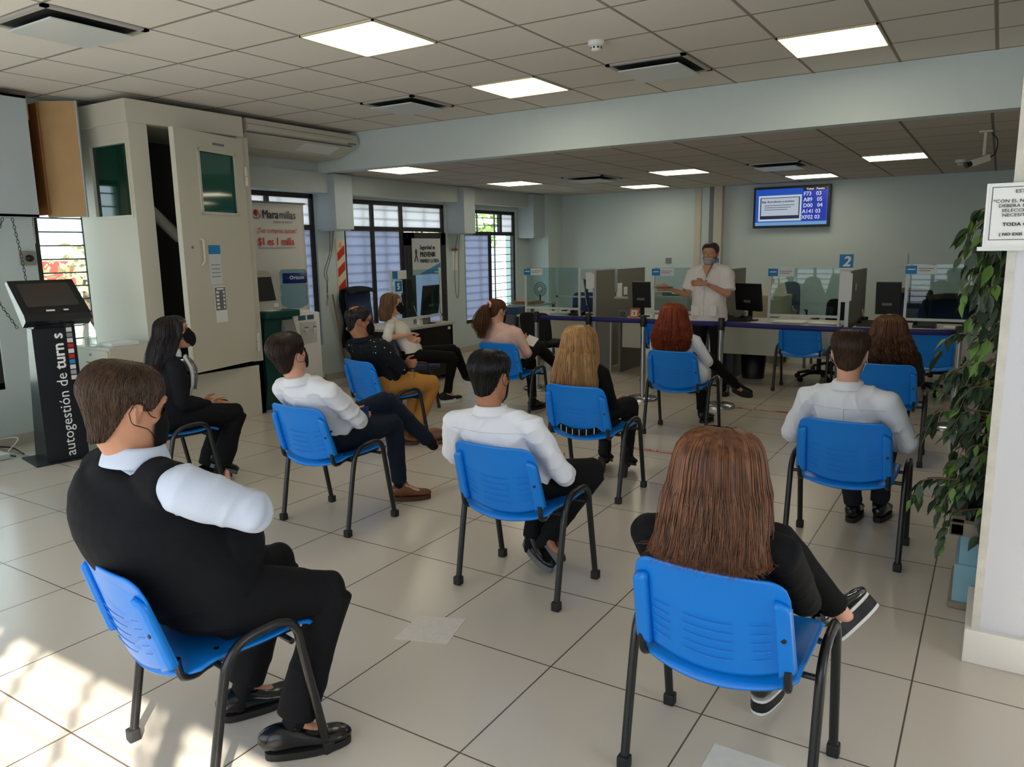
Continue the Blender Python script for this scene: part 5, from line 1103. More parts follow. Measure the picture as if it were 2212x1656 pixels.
def person(label,loc,rz,J,skin,hs=1.0,vox=.0075,shirt=None,trousers=None,sleeve='long',hem=None,build=1.0,group=None,hands=(1,1),torso=None,legtaper=1.0,shirt_hem=.0,fold=.004,shirtname='shirt',legs_r=1.0,arm_r=1.0,fseed=0):
    """J: dict of joints in local space; yaw/pitch/roll degrees of the head in J['hrot']"""
    TH=Matrix.Translation(Vector(J['head']))@Matrix.Rotation(math.radians(J['hrot'][0]),4,'Z')@Matrix.Rotation(math.radians(J['hrot'][1]),4,'X')@Matrix.Rotation(math.radians(J['hrot'][2]),4,'Y')@Matrix.Scale(hs,4)
    B=build; P_=Vector(J['pelvis']);W_=Vector(J['waist']);C_=Vector(J['chest']);N_=Vector(J['neck']); sh=[Vector(J['shL']),Vector(J['shR'])]; sd=(sh[1]-sh[0]).normalized()
    S_=(sh[0]+sh[1])/2; hwid=(sh[1]-sh[0]).length/2
    t=torso or (.165,.125,.145,.115,.165,.12)
    def tor(mb,o):
        limb(mb,[P_-Vector((0,0,.03)),P_+Vector((0,0,.05)),W_,C_,S_+Vector((0,0,-.01)),N_-Vector((0,0,.0))],[(t[0]*.92*B+o,t[1]*.85*B+o),(t[0]*B+o,t[1]*B+o),(t[2]*B+o,t[3]*B+o),(t[4]*B+o,t[5]*B+o),(hwid*.86+o,.078*B+o),(.056+o,.054+o)],side=sd,n=26,sub=5)
        limb(mb,[sh[0]+Vector((0,0,-.002)),S_+(N_-S_)*.32+(sh[0]-S_)*.45,S_+(N_-S_)*.45,S_+(N_-S_)*.32+(sh[1]-S_)*.45,sh[1]-Vector((0,0,.002))],[.046*B+o,.044+o,.046+o,.044+o,.046*B+o],n=16)
    def arms(mb,o,full=True,cut=None):
        for i,s in enumerate(('L','R')):
            E=Vector(J['el'+s]);Wr=Vector(J['wr'+s]);A=sh[i]; ar=arm_r
            if cut is not None and cut<1: e2=A.lerp(E,cut); limb(mb,[A,A.lerp(E,.4),e2],[.060*B*ar+o,.054*B*ar+o,.054*B*ar+o*1.6],n=16); continue
            limb(mb,[A,A.lerp(E,.35),A.lerp(E,.8),E],[.052*B*ar+o,.050*B*ar+o,.044*B*ar+o,.043*B*ar+o],n=16)
            if cut is None or cut>=2: limb(mb,[E,E.lerp(Wr,.3),E.lerp(Wr,.75),Wr],[.043*B*ar+o,.042*B*ar+o,.032*ar+o,.028+o*.8],n=16)
            else: limb(mb,[E,E.lerp(Wr,cut-1)],[.043*ar+o,.040*ar+o],n=16)
    lr=legs_r
    def legs(mb,o,hemz=0,taper=1):
        for i,s in enumerate(('L','R')):
            K=Vector(J['kn'+s]);A=Vector(J['an'+s]); H=P_+Vector((J['kn'+s][0]-P_.x,0,0)).normalized()*.085*B+Vector((0,.02,-.005)); 
            if abs(K.x-P_.x)<.03: H=P_+Vector((.085*(-1 if s=='L' else 1),.02,-.005))
            if J.get('cross')==s: H=P_+Vector((.085*(-1 if s=='L' else 1),.03,.0))
            elif J.get('cross'): H=P_+Vector((.085*(-1 if s=='L' else 1),.02,-.005))
            limb(mb,[H,H.lerp(K,.45),H.lerp(K,.85),K],[.088*B*lr+o,.080*B*lr+o,.064*lr+o,.060*lr+o],n=18)
            if o>0: e=K.lerp(A,.97-hemz); limb(mb,[K,K.lerp(A,.3),K.lerp(A,.7),e],[.060*lr+o,.056*lr+o,(.046*lr+o)*taper,(.044*lr+o)*taper],n=18,capf=.15)
            else: limb(mb,[K,K.lerp(A,.3),K.lerp(A,.75),A],[.040*lr,.038*lr,.032,.028],n=16)
    mb=MB(); tor(mb,-.012); arms(mb,-.008 if sleeve!='none' else 0); legs(mb,-.010)
    for i,s in enumerate(('L','R')):
        if hands[i]: 
            D=Vector(J.get('hd'+s,Vector(J['wr'+s])-Vector(J['el'+s]))); add_hand(mb,J['wr'+s],D,J.get('ht'+s,(0,0,1)),1 if s=='R' else -1,J.get('curl',.5),J.get('hsc',.95))
        A=Vector(J['an'+s]); F=Vector(J['to'+s]); limb(mb,[A,A.lerp(F,.4)-Vector((0,0,.01)),A.lerp(F,.7)],[.026,.022,.018],n=10)
    nb=N_-Vector((0,0,.03)); hb=TH@V(0,-.022,-.05); limb(mb,[nb,nb.lerp(hb,.5),hb],[.060,.054*hs,.055*hs],n=18)
    add_head(mb,TH); p=remesh(mb,'person',vox,3,[skin]); p.location=loc; p.rotation_euler=(0,0,math.radians(rz)); tag(p,label,'person',group)
    if shirt is not None:
        mb=MB(); tor(mb,.006)
        arms(mb,.006,cut=J.get('cut',None) if sleeve=='long' else (.72 if sleeve=='short' else J.get('cut',1.6)))
        if J.get('belly'): vs,fs=blob(J['belly'][0],J['belly'][1]); mb.add(vs,fs,True)
        for q in J.get('extra',[]): limb(mb,q[0],q[1],n=16)
        sfn=folds(fold,20,fseed); remesh(mb,shirtname,.008,6,[shirt],p,sfn)
    if not J.get('bare'):
        for s in ('L','R'):
            K=Vector(J['kn'+s]);A=Vector(J['an'+s]); d=(K-A).normalized(); MB_=MB(); limb(MB_,[A+d*.12,A+d*.04,A-d*.04,A-d*.06],[.041,.038,.037,.034],n=14); MB_.build('sock',mSock,p)
    if trousers is not None:
        mb=MB(); limb(mb,[P_-Vector((0,0,.035)),P_+Vector((0,0,.03)),P_.lerp(W_,.75)],[(t[0]*.95*B+.010,t[1]*.9*B+.008),(t[0]*B+.006,t[1]*B+.004),(t[2]*B+.004,t[3]*B+.002)],side=sd,n=24)
        legs(mb,.008,J.get('hemz',0),legtaper); remesh(mb,'trousers',.008,5,[trousers],p,folds(.0045,15,fseed+3))
    return p,TH
sk1=skinmat('skin_tan',(196,142,112)); sk2=skinmat('skin_brown',(168,116,88)); sk3=skinmat('skin_light',(218,166,140))
cWhite=fabric('white_cotton',(226,228,234),.12); cBlack=fabric('black_knit',(10,10,12),.2,500); cTr=fabric('black_trousers',(15,15,18),.15); cDen=fabric('dark_denim',(24,34,50),.25,600,var=.3)
leaB=mat('black_leather',(16,16,18),.22,spec=.6,bump=.05,bscale=60); leaBr=mat('brown_leather',(112,68,38),.4,var=.25,bump=.1,bscale=50); soleB=mat('black_sole',(24,23,23),.6); soleW=mat('white_sole',(215,215,212),.6); soleG=mat('grey_sole',(105,105,108),.8,var=.2,vscale=40)
mkB=fabric('black_mask',(14,14,16),.1)
def striped(n,c1,c2,fr,axis='Z'):
    m=mat(n,c1,.85,bump=.1,bscale=300,spec=.25); nt=m.node_tree; b=nt.nodes['Principled BSDF']; tc=[x for x in nt.nodes if x.type=='TEX_COORD'][0]
    wv=nt.nodes.new('ShaderNodeTexWave'); wv.bands_direction=axis; wv.inputs['Scale'].default_value=fr; wv.inputs['Distortion'].default_value=.4; nt.links.new(tc.outputs['Object'],wv.inputs[0])
    mx=nt.nodes.new('ShaderNodeMix'); mx.data_type='RGBA'; mx.inputs[6].default_value=lin(c1)+(1,); mx.inputs[7].default_value=lin(c2)+(1,); nt.links.new(wv.outputs['Fac'],mx.inputs[0]); nt.links.new(mx.outputs[2],b.inputs['Base Color']); return m
cStr=striped('striped_shirt',(206,211,222),(184,196,216),95)
def dotted(n,c1,c2,sc):
    m=mat(n,c1,.85,spec=.25); nt=m.node_tree; b=nt.nodes['Principled BSDF']; tc=[x for x in nt.nodes if x.type=='TEX_COORD'][0]
    v=nt.nodes.new('ShaderNodeTexVoronoi'); v.inputs['Scale'].default_value=sc; v.inputs['Randomness'].default_value=.35; nt.links.new(tc.outputs['Object'],v.inputs['Vector'])
    mr=nt.nodes.new('ShaderNodeMapRange'); mr.inputs[1].default_value=.10; mr.inputs[2].default_value=.13; mr.inputs[3].default_value=1; mr.inputs[4].default_value=0; nt.links.new(v.outputs['Distance'],mr.inputs[0])
    mx=nt.nodes.new('ShaderNodeMix'); mx.data_type='RGBA'; mx.inputs[6].default_value=lin(c1)+(1,); mx.inputs[7].default_value=lin(c2)+(1,); nt.links.new(mr.outputs[0],mx.inputs[0]); nt.links.new(mx.outputs[2],b.inputs['Base Color']); return m
cDot=dotted('dotted_shirt',(18,19,26),(205,205,210),21)
def seam(p,pts,m,r=.0016,name='seam'): return MB().tube([Vector(q) for q in cr(pts,8)],r,5).build(name,m,p)
mSock=fabric('black_sock',(18,18,22),.2)
# ---- A : man in vest
J=dict(pelvis=(0,-.04,.55),waist=(-.01,-.10,.69),chest=(-.03,-.195,.87),neck=(.0,-.20,1.035),shL=(-.20,-.235,.965),shR=(.185,-.17,.965),head=(0,-.215,1.165),hrot=(6,-12,2),
 elR=(.27,.005,.865),wrR=(.07,.05,.85),elL=(-.26,-.06,.80),wrL=(-.07,.03,.80),knR=(.20,.30,.50),anR=(.19,.13,.10),knL=(-.15,.32,.50),anL=(-.12,.12,.10),toR=(.26,.25,.04),toL=(-.10,.26,.04),
 belly=((0,-.01,.70),(.17,.15,.17)),hdR=(-1,-.1,.05),hdL=(.95,-.1,-.1),hemz=.02)
pA,TA=person('man in black knit vest and striped shirt seated at the front left, arms crossed',(-2.025,1.41,0),-10,J,sk1,1.08,.007,cStr,cTr,build=1.16,torso=(.165,.125,.165,.14,.165,.145),fold=.009,fseed=1,arm_r=1.12,legtaper=1.25)
def vest(p,J,B,t,m):
    P_=Vector(J['pelvis']);W_=Vector(J['waist']);C_=Vector(J['chest']);N_=Vector(J['neck']);a,b=Vector(J['shL']),Vector(J['shR']);S_=(a+b)/2;sd=(b-a).normalized();h=(b-a).length/2
    mb=MB(); o=.018; limb(mb,[P_+Vector((0,0,-.045)),P_+Vector((0,0,.05)),W_,C_,S_+Vector((0,0,.0)),N_-Vector((0,0,.03))],[(t[0]*.98*B+o,t[1]*.95*B+o),(t[0]*B+o,t[1]*B+o),(t[2]*B+o,t[3]*B+o),(t[4]*B+o,t[5]*B+o),(h*.80+o,.088*B+o),(.075+o,.070+o)],side=sd,n=28,sub=5,capf=.12)
    vs,fs=blob(J['belly'][0],tuple(x+.018 for x in J['belly'][1])); mb.add(vs,fs,True)
    for q in (a,b):
        c0=S_+(N_-S_)*.35+(q-S_)*.42; limb(mb,[c0,q.lerp(S_,.30)+Vector((0,0,.006)),q.lerp(S_,.06)+Vector((0,0,.004))],[(.064,.062),(.072,.068),(.070,.066)],n=20,capf=.1)
    o_=remesh(mb,'vest',.0075,4,[m],p,folds(.005,10,4)); return o_
cVest=fabric('vest_knit',(17,18,22),.3,420); vest(pA,J,1.16,(.165,.125,.165,.14,.165,.145),cVest)
A0=Vector(J['shR'])
rim=[]
for k in range(19):
    a=-PI*.62+k/18*PI*1.5; rim.append((.165+.018*math.cos(a*1.0),-.135+.085*math.sin(a)*1.0,.925+.11*math.cos(a)))
collar(pA,(0,-.20,1.01),(0,.10,1),(0.25,-1,0),.070,.055,cStr,open_f=.7)
short_hair(pA,TA,hairmat('hair_brown',(88,64,46),(52,36,26)),.022,-.078,.070,.045,5200,3,up=.004,side=.012)
eyes(pA,TA,MATS['hair_brown']); mask(pA,TA,mkB,mkB)
shoe(pA,(.155,.045,.004),(.28,.28,.004),leaB,soleB,laces=True,w=.049,sh=.018,ht=.07); shoe(pA,(-.135,.05,.004),(-.085,.31,.004),leaB,soleB,laces=True,w=.049,sh=.018,ht=.07)
# ---- B : white shirt, looking up, legs crossed (left over right)
J=dict(pelvis=(0,-.05,.53),waist=(0,-.085,.655),chest=(.0,-.15,.775),neck=(.0,-.235,.90),shL=(-.165,-.235,.838),shR=(.175,-.20,.838),head=(-.02,-.285,1.035),hrot=(4,16,4),
 elR=(.235,-.03,.645),wrR=(.05,.11,.63),elL=(-.24,-.02,.63),wrL=(0,.12,.61),knR=(.11,.40,.53),anR=(.10,.44,.12),knL=(.05,.40,.665),anL=(.13,.72,.34),cross='L',toR=(.24,.55,.03),toL=(.20,.84,.30),hdR=(-.9,.3,0),hdL=(.9,.3,0))
pB,TB=person('man in white shirt and dark jeans leaning back, legs crossed, looking up',(-3.283,3.18,0),-1,J,sk3,1.0,.008,cWhite,cDen,fold=.011,fseed=7,arm_r=1.05,legs_r=.95)
collar(pB,(-.005,-.248,.872),(-.05,-.1,1),(0,-1,-.1),.062,.045,cWhite,open_f=.6); short_hair(pB,TB,hairmat('hair_darkbrown',(62,46,38),(34,26,22)),.026,-.072,.072,.05,3000,5,up=.01,side=.014); mask(pB,TB,fabric('navy_mask',(24,26,36),.1)); eyes(pB,TB,MATS['hair_darkbrown'])
seam_on(pB,[(-.17,.80),(-.06,.80),(.08,.80),(.17,.80)],fabric('seam_white',(205,208,216)))
shoe(pB,(.075,.415,.004),(.235,.585,.004),leaBr,mat('brown_sole',(70,42,26),.6),ankle=(.10,.45,.13),laces=True); shoe(pB,(.12,.73,.30),(.24,.93,.33),leaBr,MATS['brown_sole'],up=(-.4,-.3,1))
MB().box((.15,.02,.60),(.162,.13,.69),bev=.004).build('pocket_flap',fabric('denim_blue',(38,60,110)),pB)
# ---- C : centre man black hair
J=dict(pelvis=(-.01,-.05,.53),waist=(-.03,-.11,.645),chest=(-.05,-.16,.765),neck=(-.05,-.205,.90),shL=(-.245,-.215,.822),shR=(.135,-.175,.838),head=(-.065,-.19,1.03),hrot=(2,-6,0),
 elR=(.225,-.03,.575),wrR=(.13,.17,.54),elL=(-.36,-.09,.62),wrL=(-.16,.10,.56),knR=(.21,.30,.51),anR=(.0,.20,.16),knL=(-.10,.36,.50),anL=(-.10,.22,.12),toR=(.12,.14,.09),toL=(.02,.12,.05),hdR=(-.8,.5,-.1),hdL=(.9,.3,0))
pC,TC=person('man with short black hair in a white shirt seated in the centre, ankles crossed',(-1.828,2.99,0),0,J,sk2,1.0,.008,cWhite,cTr,fold=.011,fseed=11,arm_r=1.05)
collar(pC,(-.055,-.205,.872),(0,0,1),(.1,-1,0),.062,.042,cWhite,open_f=.6); short_hair(pC,TC,hairmat('hair_black',(22,21,24),(8,8,10),.3),.020,-.07,.070,.048,2600,8,side=.012); mask(pC,TC,mat('camo_mask',(150,150,145),.8,var2=(40,42,38),vscale=60),mkB); eyes(pC,TC,MATS['hair_black'])
seam_on(pC,[(-.24,.80),(-.12,.80),(.0,.80),(.13,.80)],MATS['seam_white'])
shoe(pC,(-.10,.26,.13),(.09,.14,.055),leaB,soleG,up=(-.35,.75,.55)); shoe(pC,(-.17,.26,.07),(.07,.10,.022),leaB,soleG,up=(-.1,.35,.9))
# ---- D : blonde
J=dict(pelvis=(-.02,-.05,.53),waist=(-.03,-.07,.65),chest=(-.03,-.08,.765),neck=(-.04,-.10,.88),shL=(-.165,-.11,.815),shR=(.095,-.09,.815),head=(-.055,-.10,1.0),hrot=(-6,-8,0),
 elR=(.14,-.03,.60),wrR=(.08,.15,.56),elL=(-.19,.0,.60),wrL=(-.08,.16,.56),knR=(.09,.37,.52),anR=(.05,.40,.13),knL=(-.12,.40,.50),anL=(-.13,.42,.13),toR=(.04,.55,.05),toL=(-.17,.58,.05))
pD,TD=person('woman with long straight blonde hair and black top seated behind the centre man',(-2.19,4.465,0),-1,J,sk3,.95,.010,cBlack,fabric('black_leggings',(20,20,23)),build=.86,torso=(.17,.125,.135,.105,.14,.11),fseed=21,legs_r=.9)
long_hair(pD,TD,hairmat('hair_blonde',(206,160,104),(126,88,52),.35,90),[(-.0,0,-.005,.100,.118),(-.07,0,-.03,.115,.12),(-.16,-.005,-.045,.135,.115),(-.24,-.01,-.055,.15,.105),(-.32,-.015,-.06,.155,.09)],2600,4,arc=2.2,r=(.0024,.0018),jit=.005); mask(pD,TD,mkB)
mb=MB(); mb.grid(lambda a,b:(-.05+.20*(a*2-1),.02+.28*b-.20,.462+.0*b+.018*math.sin(a*9)),20,12,.012); pl=mb.build('skirt_hem',cBlack,pD)
hf=lambda a,b:(-.16+.32*a,-.215-.040*(1-(2*a-1)**2)+.0,.425+.04*b+.03*(2*a-1)**2)
MB().grid(hf,20,4,.006).build('striped_hem',cBlack,pD)
for i in range(6): MB().grid(lambda a,b,i=i:Vector(hf(.12+i*.15+a*.012,b))+Vector((0,-.0075,0)),2,4,.001).build('white_stripe',mWhiteL,pl)
for s,h,t_ in ((-1,(-.125,.35,.10),(-.17,.57,.028)),(1,(.055,.33,.10),(.03,.56,.028))): shoe(pD,h,t_,mat('suede_black',(20,20,22),.8),soleB,heelh=.095,ankle=(h[0],h[1]+.05,.22),up=(0,.25,1),sh=.014)
# ---- E : red hair
J=dict(pelvis=(-.03,-.05,.53),waist=(-.03,-.07,.65),chest=(-.03,-.09,.765),neck=(-.05,-.10,.895),shL=(-.205,-.11,.825),shR=(.125,-.09,.825),head=(-.055,-.10,1.02),hrot=(-4,-8,0),
 elR=(.225,-.02,.64),wrR=(.12,.16,.60),elL=(-.25,0,.62),wrL=(-.1,.16,.58),knR=(.08,.40,.62),anR=(.22,.80,.33),knL=(.03,.38,.52),anL=(.03,.44,.12),toR=(.28,.93,.22),toL=(.06,.60,.03),cross='R')
pE,TE=person('woman with long curly red hair and white blouse, legs crossed, facing the standing man',(-2.228,6.26,0),0,J,sk3,.95,.011,cWhite,fabric('black_jeans',(16,16,18)),build=.92,torso=(.18,.135,.145,.115,.15,.115),fseed=31,legs_r=.88)
mb=MB(); limb(mb,[(.08,-.02,.62),(.14,-.03,.54),(.13,-.04,.49)],[(.09,.08),(.10,.09),(.085,.07)],n=16); remesh(mb,'blouse_hem',.01,4,[cWhite],pE)
mRed=hairmat('hair_red',(158,66,26),(92,34,14),.4,80)
long_hair(pE,TE,mRed,[(0,0,-.01,.105,.12),(-.07,0,-.03,.13,.125),(-.16,0,-.04,.155,.12),(-.25,0,-.05,.14,.105),(-.33,0,-.055,.09,.08)],1500,6,wave=.03,wf=75,clump=7,arc=2.2,r=(.0032,.0026),end=.0)
MB().tube([TE@V(-.03,-.125,.055),TE@V(.03,-.125,.055)],.006,6).tube([TE@V(-.02,-.13,.04),TE@V(.02,-.13,.07)],.004,6).build('hair_clip',mDark,pE)
shoe(pE,(.035,.42,.004),(.07,.62,.004),leaB,soleB,ankle=(.03,.45,.20)); shoe(pE,(.19,.86,.25),(.33,1.02,.17),leaB,soleB,up=(-.3,.6,.7))
# ---- F : young man
J=dict(pelvis=(-.01,-.05,.53),waist=(-.01,-.09,.655),chest=(-.01,-.13,.775),neck=(-.012,-.155,.915),shL=(-.18,-.165,.838),shR=(.165,-.165,.845),head=(-.012,-.145,1.05),hrot=(2,-8,0),
 elR=(.275,-.09,.625),wrR=(.16,.10,.57),elL=(-.29,-.09,.615),wrL=(-.17,.10,.56),knR=(.12,.38,.50),anR=(.10,.52,.12),knL=(-.07,.38,.50),anL=(-.03,.44,.10),toR=(.12,.68,.03),toL=(-.03,.58,.03))
pF,TF_=person('young man with short brown hair in a loose white shirt seated at the right',(-.577,4.208,0),0,J,sk3,.98,.008,cWhite,fabric('charcoal_trousers',(34,36,42)),fold=.013,fseed=41,arm_r=1.12,build=.98)
collar(pF,(-.012,-.155,.887),(0,0,1),(0,-1,0),.060,.045,cWhite,open_f=.7); short_hair(pF,TF_,hairmat('hair_chestnut',(84,60,44),(46,32,24)),.026,-.066,.072,.05,3200,13,up=.006,side=.006); mask(pF,TF_,mat('white_mask',(226,228,228),.7))
seam_on(pF,[(-.19,.80),(-.1,.80),(.08,.80),(.17,.80)],MATS['seam_white']); seam_on(pF,[(-.012,.80),(-.012,.76),(-.012,.71)],MATS['seam_white'],.0025)
shoe(pF,(-.035,.40,.004),(-.03,.66,.004),leaB,soleB,laces=True); shoe(pF,(.10,.48,.004),(.12,.73,.004),leaB,soleB)
# ---- G : front woman auburn hair
J=dict(pelvis=(0,-.05,.53),waist=(-.01,-.11,.64),chest=(-.02,-.17,.745),neck=(-.02,-.205,.87),shL=(-.195,-.215,.80),shR=(.165,-.195,.80),head=(-.005,-.185,.995),hrot=(-3,-10,0),
 elR=(.205,-.03,.60),wrR=(.11,.16,.58),elL=(-.23,-.01,.60),wrL=(-.1,.16,.58),knR=(.04,.31,.645),anR=(.245,.43,.37),knL=(0,.34,.50),anL=(.01,.33,.13),toR=(.28,.54,.335),toL=(.02,.46,.04),cross='R',hemz=.07,bare=1)
pG,TG=person('woman with shoulder length auburn hair and black top seated closest at the right',(-.594,2.18,0),0,J,sk3,1.0,.008,cBlack,fabric('black_pants',(12,12,14)),fold=.0035,fseed=51,build=.97,torso=(.17,.13,.15,.115,.155,.12),legs_r=.92)
mAub=hairmat('hair_auburn',(144,92,58),(54,34,25),.34,70)
long_hair(pG,TG,mAub,[(.0,0,-.005,.114,.128),(-.05,0,-.012,.124,.128),(-.10,0,-.025,.131,.122),(-.15,0,-.042,.136,.112),(-.19,0,-.055,.140,.106),(-.222,.0,-.068,.146,.10)],6500,9,arc=2.5,r=(.0017,.0012),jit=.005,cap=.016,wave=.006,wf=30,curl=.03,flare=.15,end=.0)
def psho(p,h,t_,an,up=(0,0,1)):
    o=shoe(p,h,t_,mat('patent_black',(10,10,12),.08,spec=.9,coat=.6),soleW,sh=.05,laces=True,solem2=mBlack,up=up,w=.05); return o
psho(pG,(.012,.285,.004),(.02,.53,.004),None); psho(pG,(.245,.40,.285),(.325,.60,.35),None,up=(-.75,.05,.65))
# ---- H : curly brown hair
J=dict(pelvis=(0,-.05,.53),waist=(0,-.07,.65),chest=(.01,-.08,.765),neck=(.02,-.09,.87),shL=(-.15,-.10,.80),shR=(.175,-.09,.80),head=(.01,-.09,.975),hrot=(18,-10,0),
 elR=(.22,0,.60),wrR=(.1,.16,.57),elL=(-.20,0,.60),wrL=(-.08,.16,.57),knR=(.12,.38,.50),anR=(.10,.42,.12),knL=(-.1,.38,.50),anL=(-.1,.42,.12),toR=(.1,.58,.03),toL=(-.1,.58,.03))
pH,THh=person('woman with long curly brown hair and black jacket seated at the far right',(-.648,6.245,0),2,J,sk3,.95,.011,mat('black_jacket',(18,18,20),.45,bump=.1,bscale=30),cTr,build=.92,fseed=61,fold=.006)
long_hair(pH,THh,hairmat('hair_curlybrown',(112,70,38),(50,30,20),.4,80),[(0,0,-.01,.11,.125),(-.06,0,-.02,.135,.13),(-.13,.01,-.03,.155,.125),(-.20,.015,-.035,.16,.115),(-.27,.02,-.04,.13,.095)],1500,16,wave=.03,wf=70,clump=7,arc=2.3,r=(.0034,.0026),end=0)
mask(pH,THh,mat('white_mask',(226,228,228),.7)); 
for h,t_ in (((.1,.38,.004),(.1,.6,.004)),((-.1,.38,.004),(-.1,.6,.004))): shoe(pH,h,t_,leaB,soleB)
# ---- L : woman in blazer
J=dict(pelvis=(0,-.02,.53),waist=(0,-.03,.66),chest=(0,-.015,.79),neck=(0,.0,.955),shL=(-.165,.0,.875),shR=(.165,-.01,.875),head=(.0,.055,1.085),hrot=(-20,8,-2),
 elR=(.20,-.02,.64),wrR=(.10,.20,.59),elL=(-.20,.0,.64),wrL=(-.06,.22,.58),knR=(.10,.40,.50),anR=(.06,.27,.14),knL=(-.10,.40,.50),anL=(-.10,.24,.10),toR=(.02,.30,.05),toL=(-.06,.34,.04),hdR=(-.15,.9,-.25),hdL=(.2,.95,-.2),curl=.35)
pL,TL_=person('dark haired woman in black blazer and mask seated beside the booth',(-4.643,3.03,0),-13,J,sk1,.98,.0055,fabric('blazer_black',(18,19,24),.1),cTr,build=1.05,torso=(.17,.14,.155,.125,.16,.13),fseed=71,shirtname='blazer',legtaper=1.35,fold=.003)
long_hair(pL,TL_,hairmat('hair_verydark',(38,28,30),(14,11,13),.32,80),[(0,0,-.012,.098,.115),(-.06,-.01,-.03,.105,.112),(-.13,-.02,-.055,.11,.108),(-.20,-.03,-.075,.115,.10),(-.25,-.035,-.09,.118,.09)],2600,17,arc=1.95,r=(.0022,.0016),wave=.006,wf=25,curl=.06); mask(pL,TL_,mkB); eyes(pL,TL_,MATS['hair_verydark'])
collar(pL,(0.005,.005,.955),(.1,.2,1),(-.4,-1,0),.062,.04,cWhite,open_f=.35)
mb=MB(); limb(mb,[(.05,.09,.93),(.06,.125,.84),(.05,.125,.74),(.04,.10,.66)],[(.05,.012),(.05,.014),(.045,.014),(.03,.012)],side=(.8,-.5,0),n=14); remesh(mb,'blouse_front',.005,2,[cWhite],pL)
MB().tube([Vector(v) for v in cr([(.06,.10,.93),(.075,.145,.86),(.07,.15,.78),(.055,.14,.70)],5)],[.012,.014,.018,.019]*5+[.02],8,flat=.5).build('scarf_tie',mat('tie_grey',(60,58,62),.6,var2=(140,136,138),vscale=60),pL)
vs,fs=blob((0,0,0),(.004,.004,.004)); MB().add([TL_@(v+Vector((.083,-.004,-.036))) for v in vs],fs,True).build('earring',mChrome,pL)
stud=mat('studded_leather',(18,18,20),.3)
for h,t_,u in (((.0,.22,.12),(.0,.40,.03),(0,.35,1)),((-.10,.16,.005),(-.07,.40,.004),(0,0,1))):
    o=shoe(pL,h,t_,stud,soleG,up=u)
mb=MB()
for i in range(5):
    for k in range(7): a=-1.2+k*.4; mb.tube([(.0+.043*math.cos(a),.29+.02*i+.0,.06+.045*math.sin(a)+.0),(.0+.046*math.cos(a),.29+.02*i,.06+.048*math.sin(a))],.0025,5)
mb.build('shoe_studs',mChrome,pL)
# ---- J : man with glasses
J=dict(pelvis=(0,-.06,.54),waist=(0,-.07,.66),chest=(.01,-.115,.785),neck=(.01,-.22,.925),shL=(-.165,-.225,.855),shR=(.18,-.19,.855),head=(.0,-.255,1.055),hrot=(-20,-6,0),
 elR=(.25,-.03,.68),wrR=(.02,.08,.68),elL=(-.22,-.02,.66),wrL=(.16,.06,.70),knR=(.14,.36,.50),anR=(.06,.22,.13),knL=(-.10,.36,.50),anL=(.0,.20,.10),toR=(.12,.30,.04),toL=(.12,.16,.04),hdR=(-.9,.3,0),hdL=(.85,-.1,.1),curl=.6)
pJ,TJ=person('balding man with glasses, dotted black shirt and mustard trousers, arms crossed',(-4.177,4.677,0),-14,J,sk2,1.03,.007,cDot,fabric('mustard_twill',(182,128,62),.15),build=1.08,torso=(.17,.12,.165,.125,.17,.12),fseed=81,fold=.004)
short_hair(pJ,TJ,hairmat('hair_greyblack',(40,36,36),(18,16,17)),.008,-.07,.080,.05,2200,19,bald=1,side=.007); mask(pJ,TJ,mkB); eyes(pJ,TJ,MATS['hair_greyblack'])
g=MB(); 
for s in (-1,1):
    g.tube([TJ@V(.034*s+.022*math.cos(a*PI/8),.103,.012+.017*math.sin(a*PI/8)) for a in range(17)],.0016,5,cap=False); g.tube([TJ@V(.056*s,.10,.018),TJ@V(.076*s,.05,.02),TJ@V(.084*s,-.01,.02)],.0016,5)
g.tube([TJ@V(-.012,.104,.015),TJ@V(.012,.104,.015)],.0015,5); g.build('glasses',mDark,pJ)
collar(pJ,(.01,-.225,.908),(0,-.2,1),(0,-1,0),.063,.035,cDot,open_f=.6)
k=MB(); KB=Vector((.30,.03,.67)); gold=mat('brass_keys',(190,150,90),.3,metal=.7)
k.tube([KB+Vector((.012*math.cos(a*PI/6),0,.012*math.sin(a*PI/6)-.01)) for a in range(13)],.002,5,cap=False)
for i,a in enumerate((-1.1,-.6,-.2,.2,.6,1.0)):
    d=Vector((.05*math.sin(a),.3*math.sin(a),-math.cos(a))).normalized(); q=KB+Vector((.01,0,-.02)); k.tube([q,q+d*.045],.003,5); k.tube([q+d*.012+Vector((.0,.009*math.cos(b*PI/4),.009*math.sin(b*PI/4))) for b in range(9)],.003,5,cap=False)
kr=tag(k.build('key_ring',gold),'bunch of brass keys hanging from the hand of the man in the dotted shirt','keys'); kr.location=pJ.location; kr.rotation_euler=pJ.rotation_euler
shoe(pJ,(-.01,.09,.004),(.14,.17,.004),leaBr,MATS['brown_sole'],ankle=(.0,.18,.15)); shoe(pJ,(.06,.20,.004),(.16,.40,.004),leaBr,MATS['brown_sole'])
